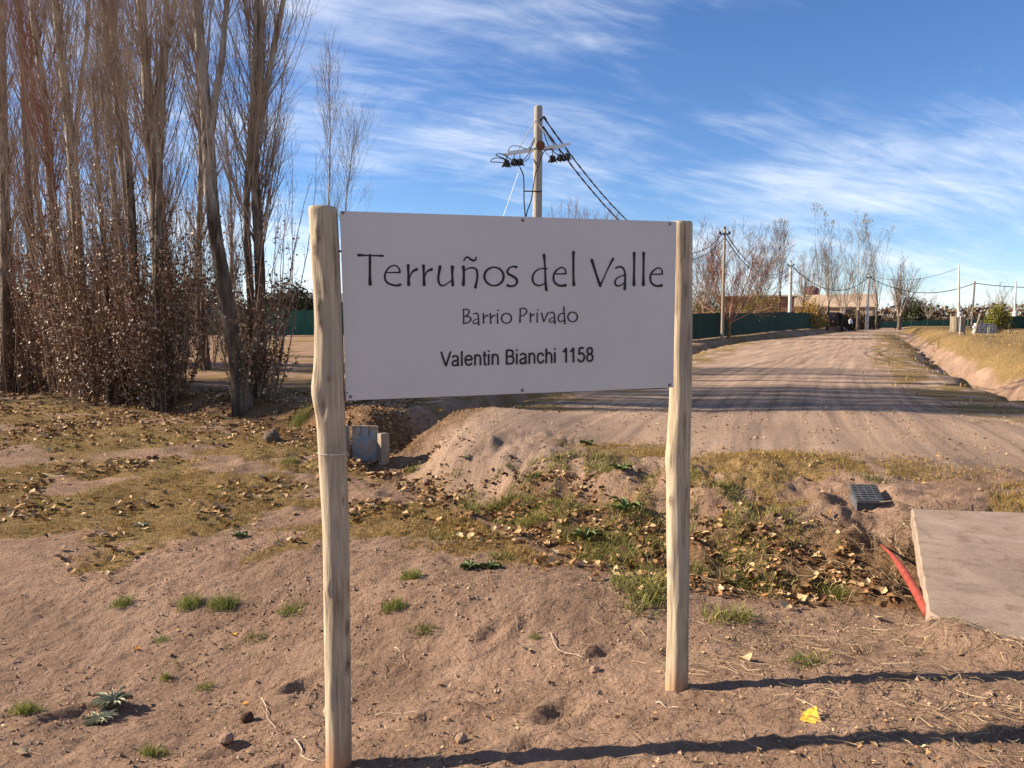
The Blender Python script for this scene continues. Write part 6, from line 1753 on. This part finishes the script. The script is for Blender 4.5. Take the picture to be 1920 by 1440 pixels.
def twig_thing(pts, r, label, mat='straw_twig', lift=.006):
    P = np.array([ground_hit(px, py) for px, py in pts]); P[:, 2] += lift
    P = catmull(P, 5); P[:, 2] += .006 * np.sin(np.linspace(0, 9, len(P)))
    R = np.linspace(r, r * .45, len(P))
    o = MB().tube(P - P[0], R, 7).build('dry_twig', M[mat], smooth=True); o.location = P[0]; tag(o, label, 'twig', 'twigs and roots on the soil')
M['straw_twig'] = mat_noise('straw_twig', [(.3, (.30, .22, .16)), (.7, (.52, .42, .33))], scale=40, rough=.85, bump=.3, bdist=.002)
M['dark_twig'] = mat_noise('dark_twig', [(.3, (.06, .04, .03)), (.7, (.16, .11, .08))], scale=40, rough=.85, bump=.3, bdist=.002)
twig_thing([(1033, 1190), (1040, 1213), (1062, 1228), (1098, 1238)], .0028, 'pale curved root on the soil between the posts')
twig_thing([(490, 1312), (500, 1335), (502, 1352), (518, 1376)], .0026, 'pale bent twig right of the round clod')
twig_thing([(553, 1390), (566, 1410), (566, 1424), (590, 1432), (612, 1424)], .0030, 'pale hooked root at the foot of the left post')
twig_thing([(606, 1375), (592, 1392), (592, 1412)], .0028, 'dark crooked twig against the left post foot', 'dark_twig')
twig_thing([(590, 1295), (578, 1318), (582, 1338), (600, 1348)], .0026, 'dark forked twig left of the left post', 'dark_twig')
twig_thing([(716, 1245), (726, 1262), (715, 1280), (738, 1292)], .0025, 'dark thin twig right of the left post', 'dark_twig')
twig_thing([(740, 1218), (756, 1230), (758, 1246)], .0025, 'small grey twig right of the left post')
twig_thing([(705, 1345), (745, 1344), (788, 1346)], .0018, 'straight thin stalk near the left post foot')
twig_thing([(1230, 1322), (1250, 1328), (1275, 1336)], .0030, 'pale short stick just below the right post foot')
twig_thing([(75, 890), (100, 893), (125, 897)], .006, 'pale short stick on the bare patch at left')
twig_thing([(255, 880), (272, 866), (290, 858)], .008, 'dark crooked stick on the bare patch left of the sign', 'dark_twig')

def clod(px, py, r, label, mat, seed):
    g = ground_hit(px, py); rg = np.random.default_rng(seed)
    th = np.linspace(0, math.pi, 14); ph = np.arange(22) * 2 * math.pi / 22
    TH, PH = np.meshgrid(th, ph, indexing='ij')
    R = r * (1 + .22 * fbm(np.cos(PH) * np.sin(TH) * 2.2 + seed, np.cos(TH) * 2.2 + np.sin(PH) * np.sin(TH) * 1.7, seed, 4))
    V = np.stack([R * np.sin(TH) * np.cos(PH), R * np.sin(TH) * np.sin(PH), R * np.cos(TH) * .8], -1).reshape(-1, 3)
    i = np.arange(13)[:, None] * 22; j = np.arange(22)[None]; j2 = (j + 1) % 22
    o = MB().add(V, np.stack([i + j, i + 22 + j, i + 22 + j2, i + j2], -1).reshape(-1, 4)).build('earth_clod', M[mat], smooth=True)
    o.location = g + [0, 0, r * .45]; tag(o, label, 'clod', 'clods on the soil')
M['dung'] = mat_noise('dung', [(.3, (.035, .018, .012)), (.7, (.10, .05, .032))], scale=40, rough=.95, bump=.8, bscale=90, bdist=.004)
M['clod'] = mat_noise('clod', [(.3, (.19, .115, .08)), (.7, (.33, .22, .16))], scale=20, rough=.95, bump=.8, bscale=60, bdist=.006)
clod(463, 1352, .028, 'round dark brown clod on the soil left of the left post', 'dung', 1)
clod(425, 1392, .026, 'reddish soil lump below the round dark clod', 'clod', 2)
clod(510, 828, .10, 'grey weathered log stump lying by the leaf litter left of the left post', 'dark_twig', 3)
clod(800, 908, .045, 'pale stone in the ditch near the sluice gate', 'clod', 4)
clod(1115, 1262, .022, 'sandy lump on the soil left of the right post', 'clod', 5)
clod(865, 1392, .022, 'reddish lump on the soil between the posts', 'clod', 6)
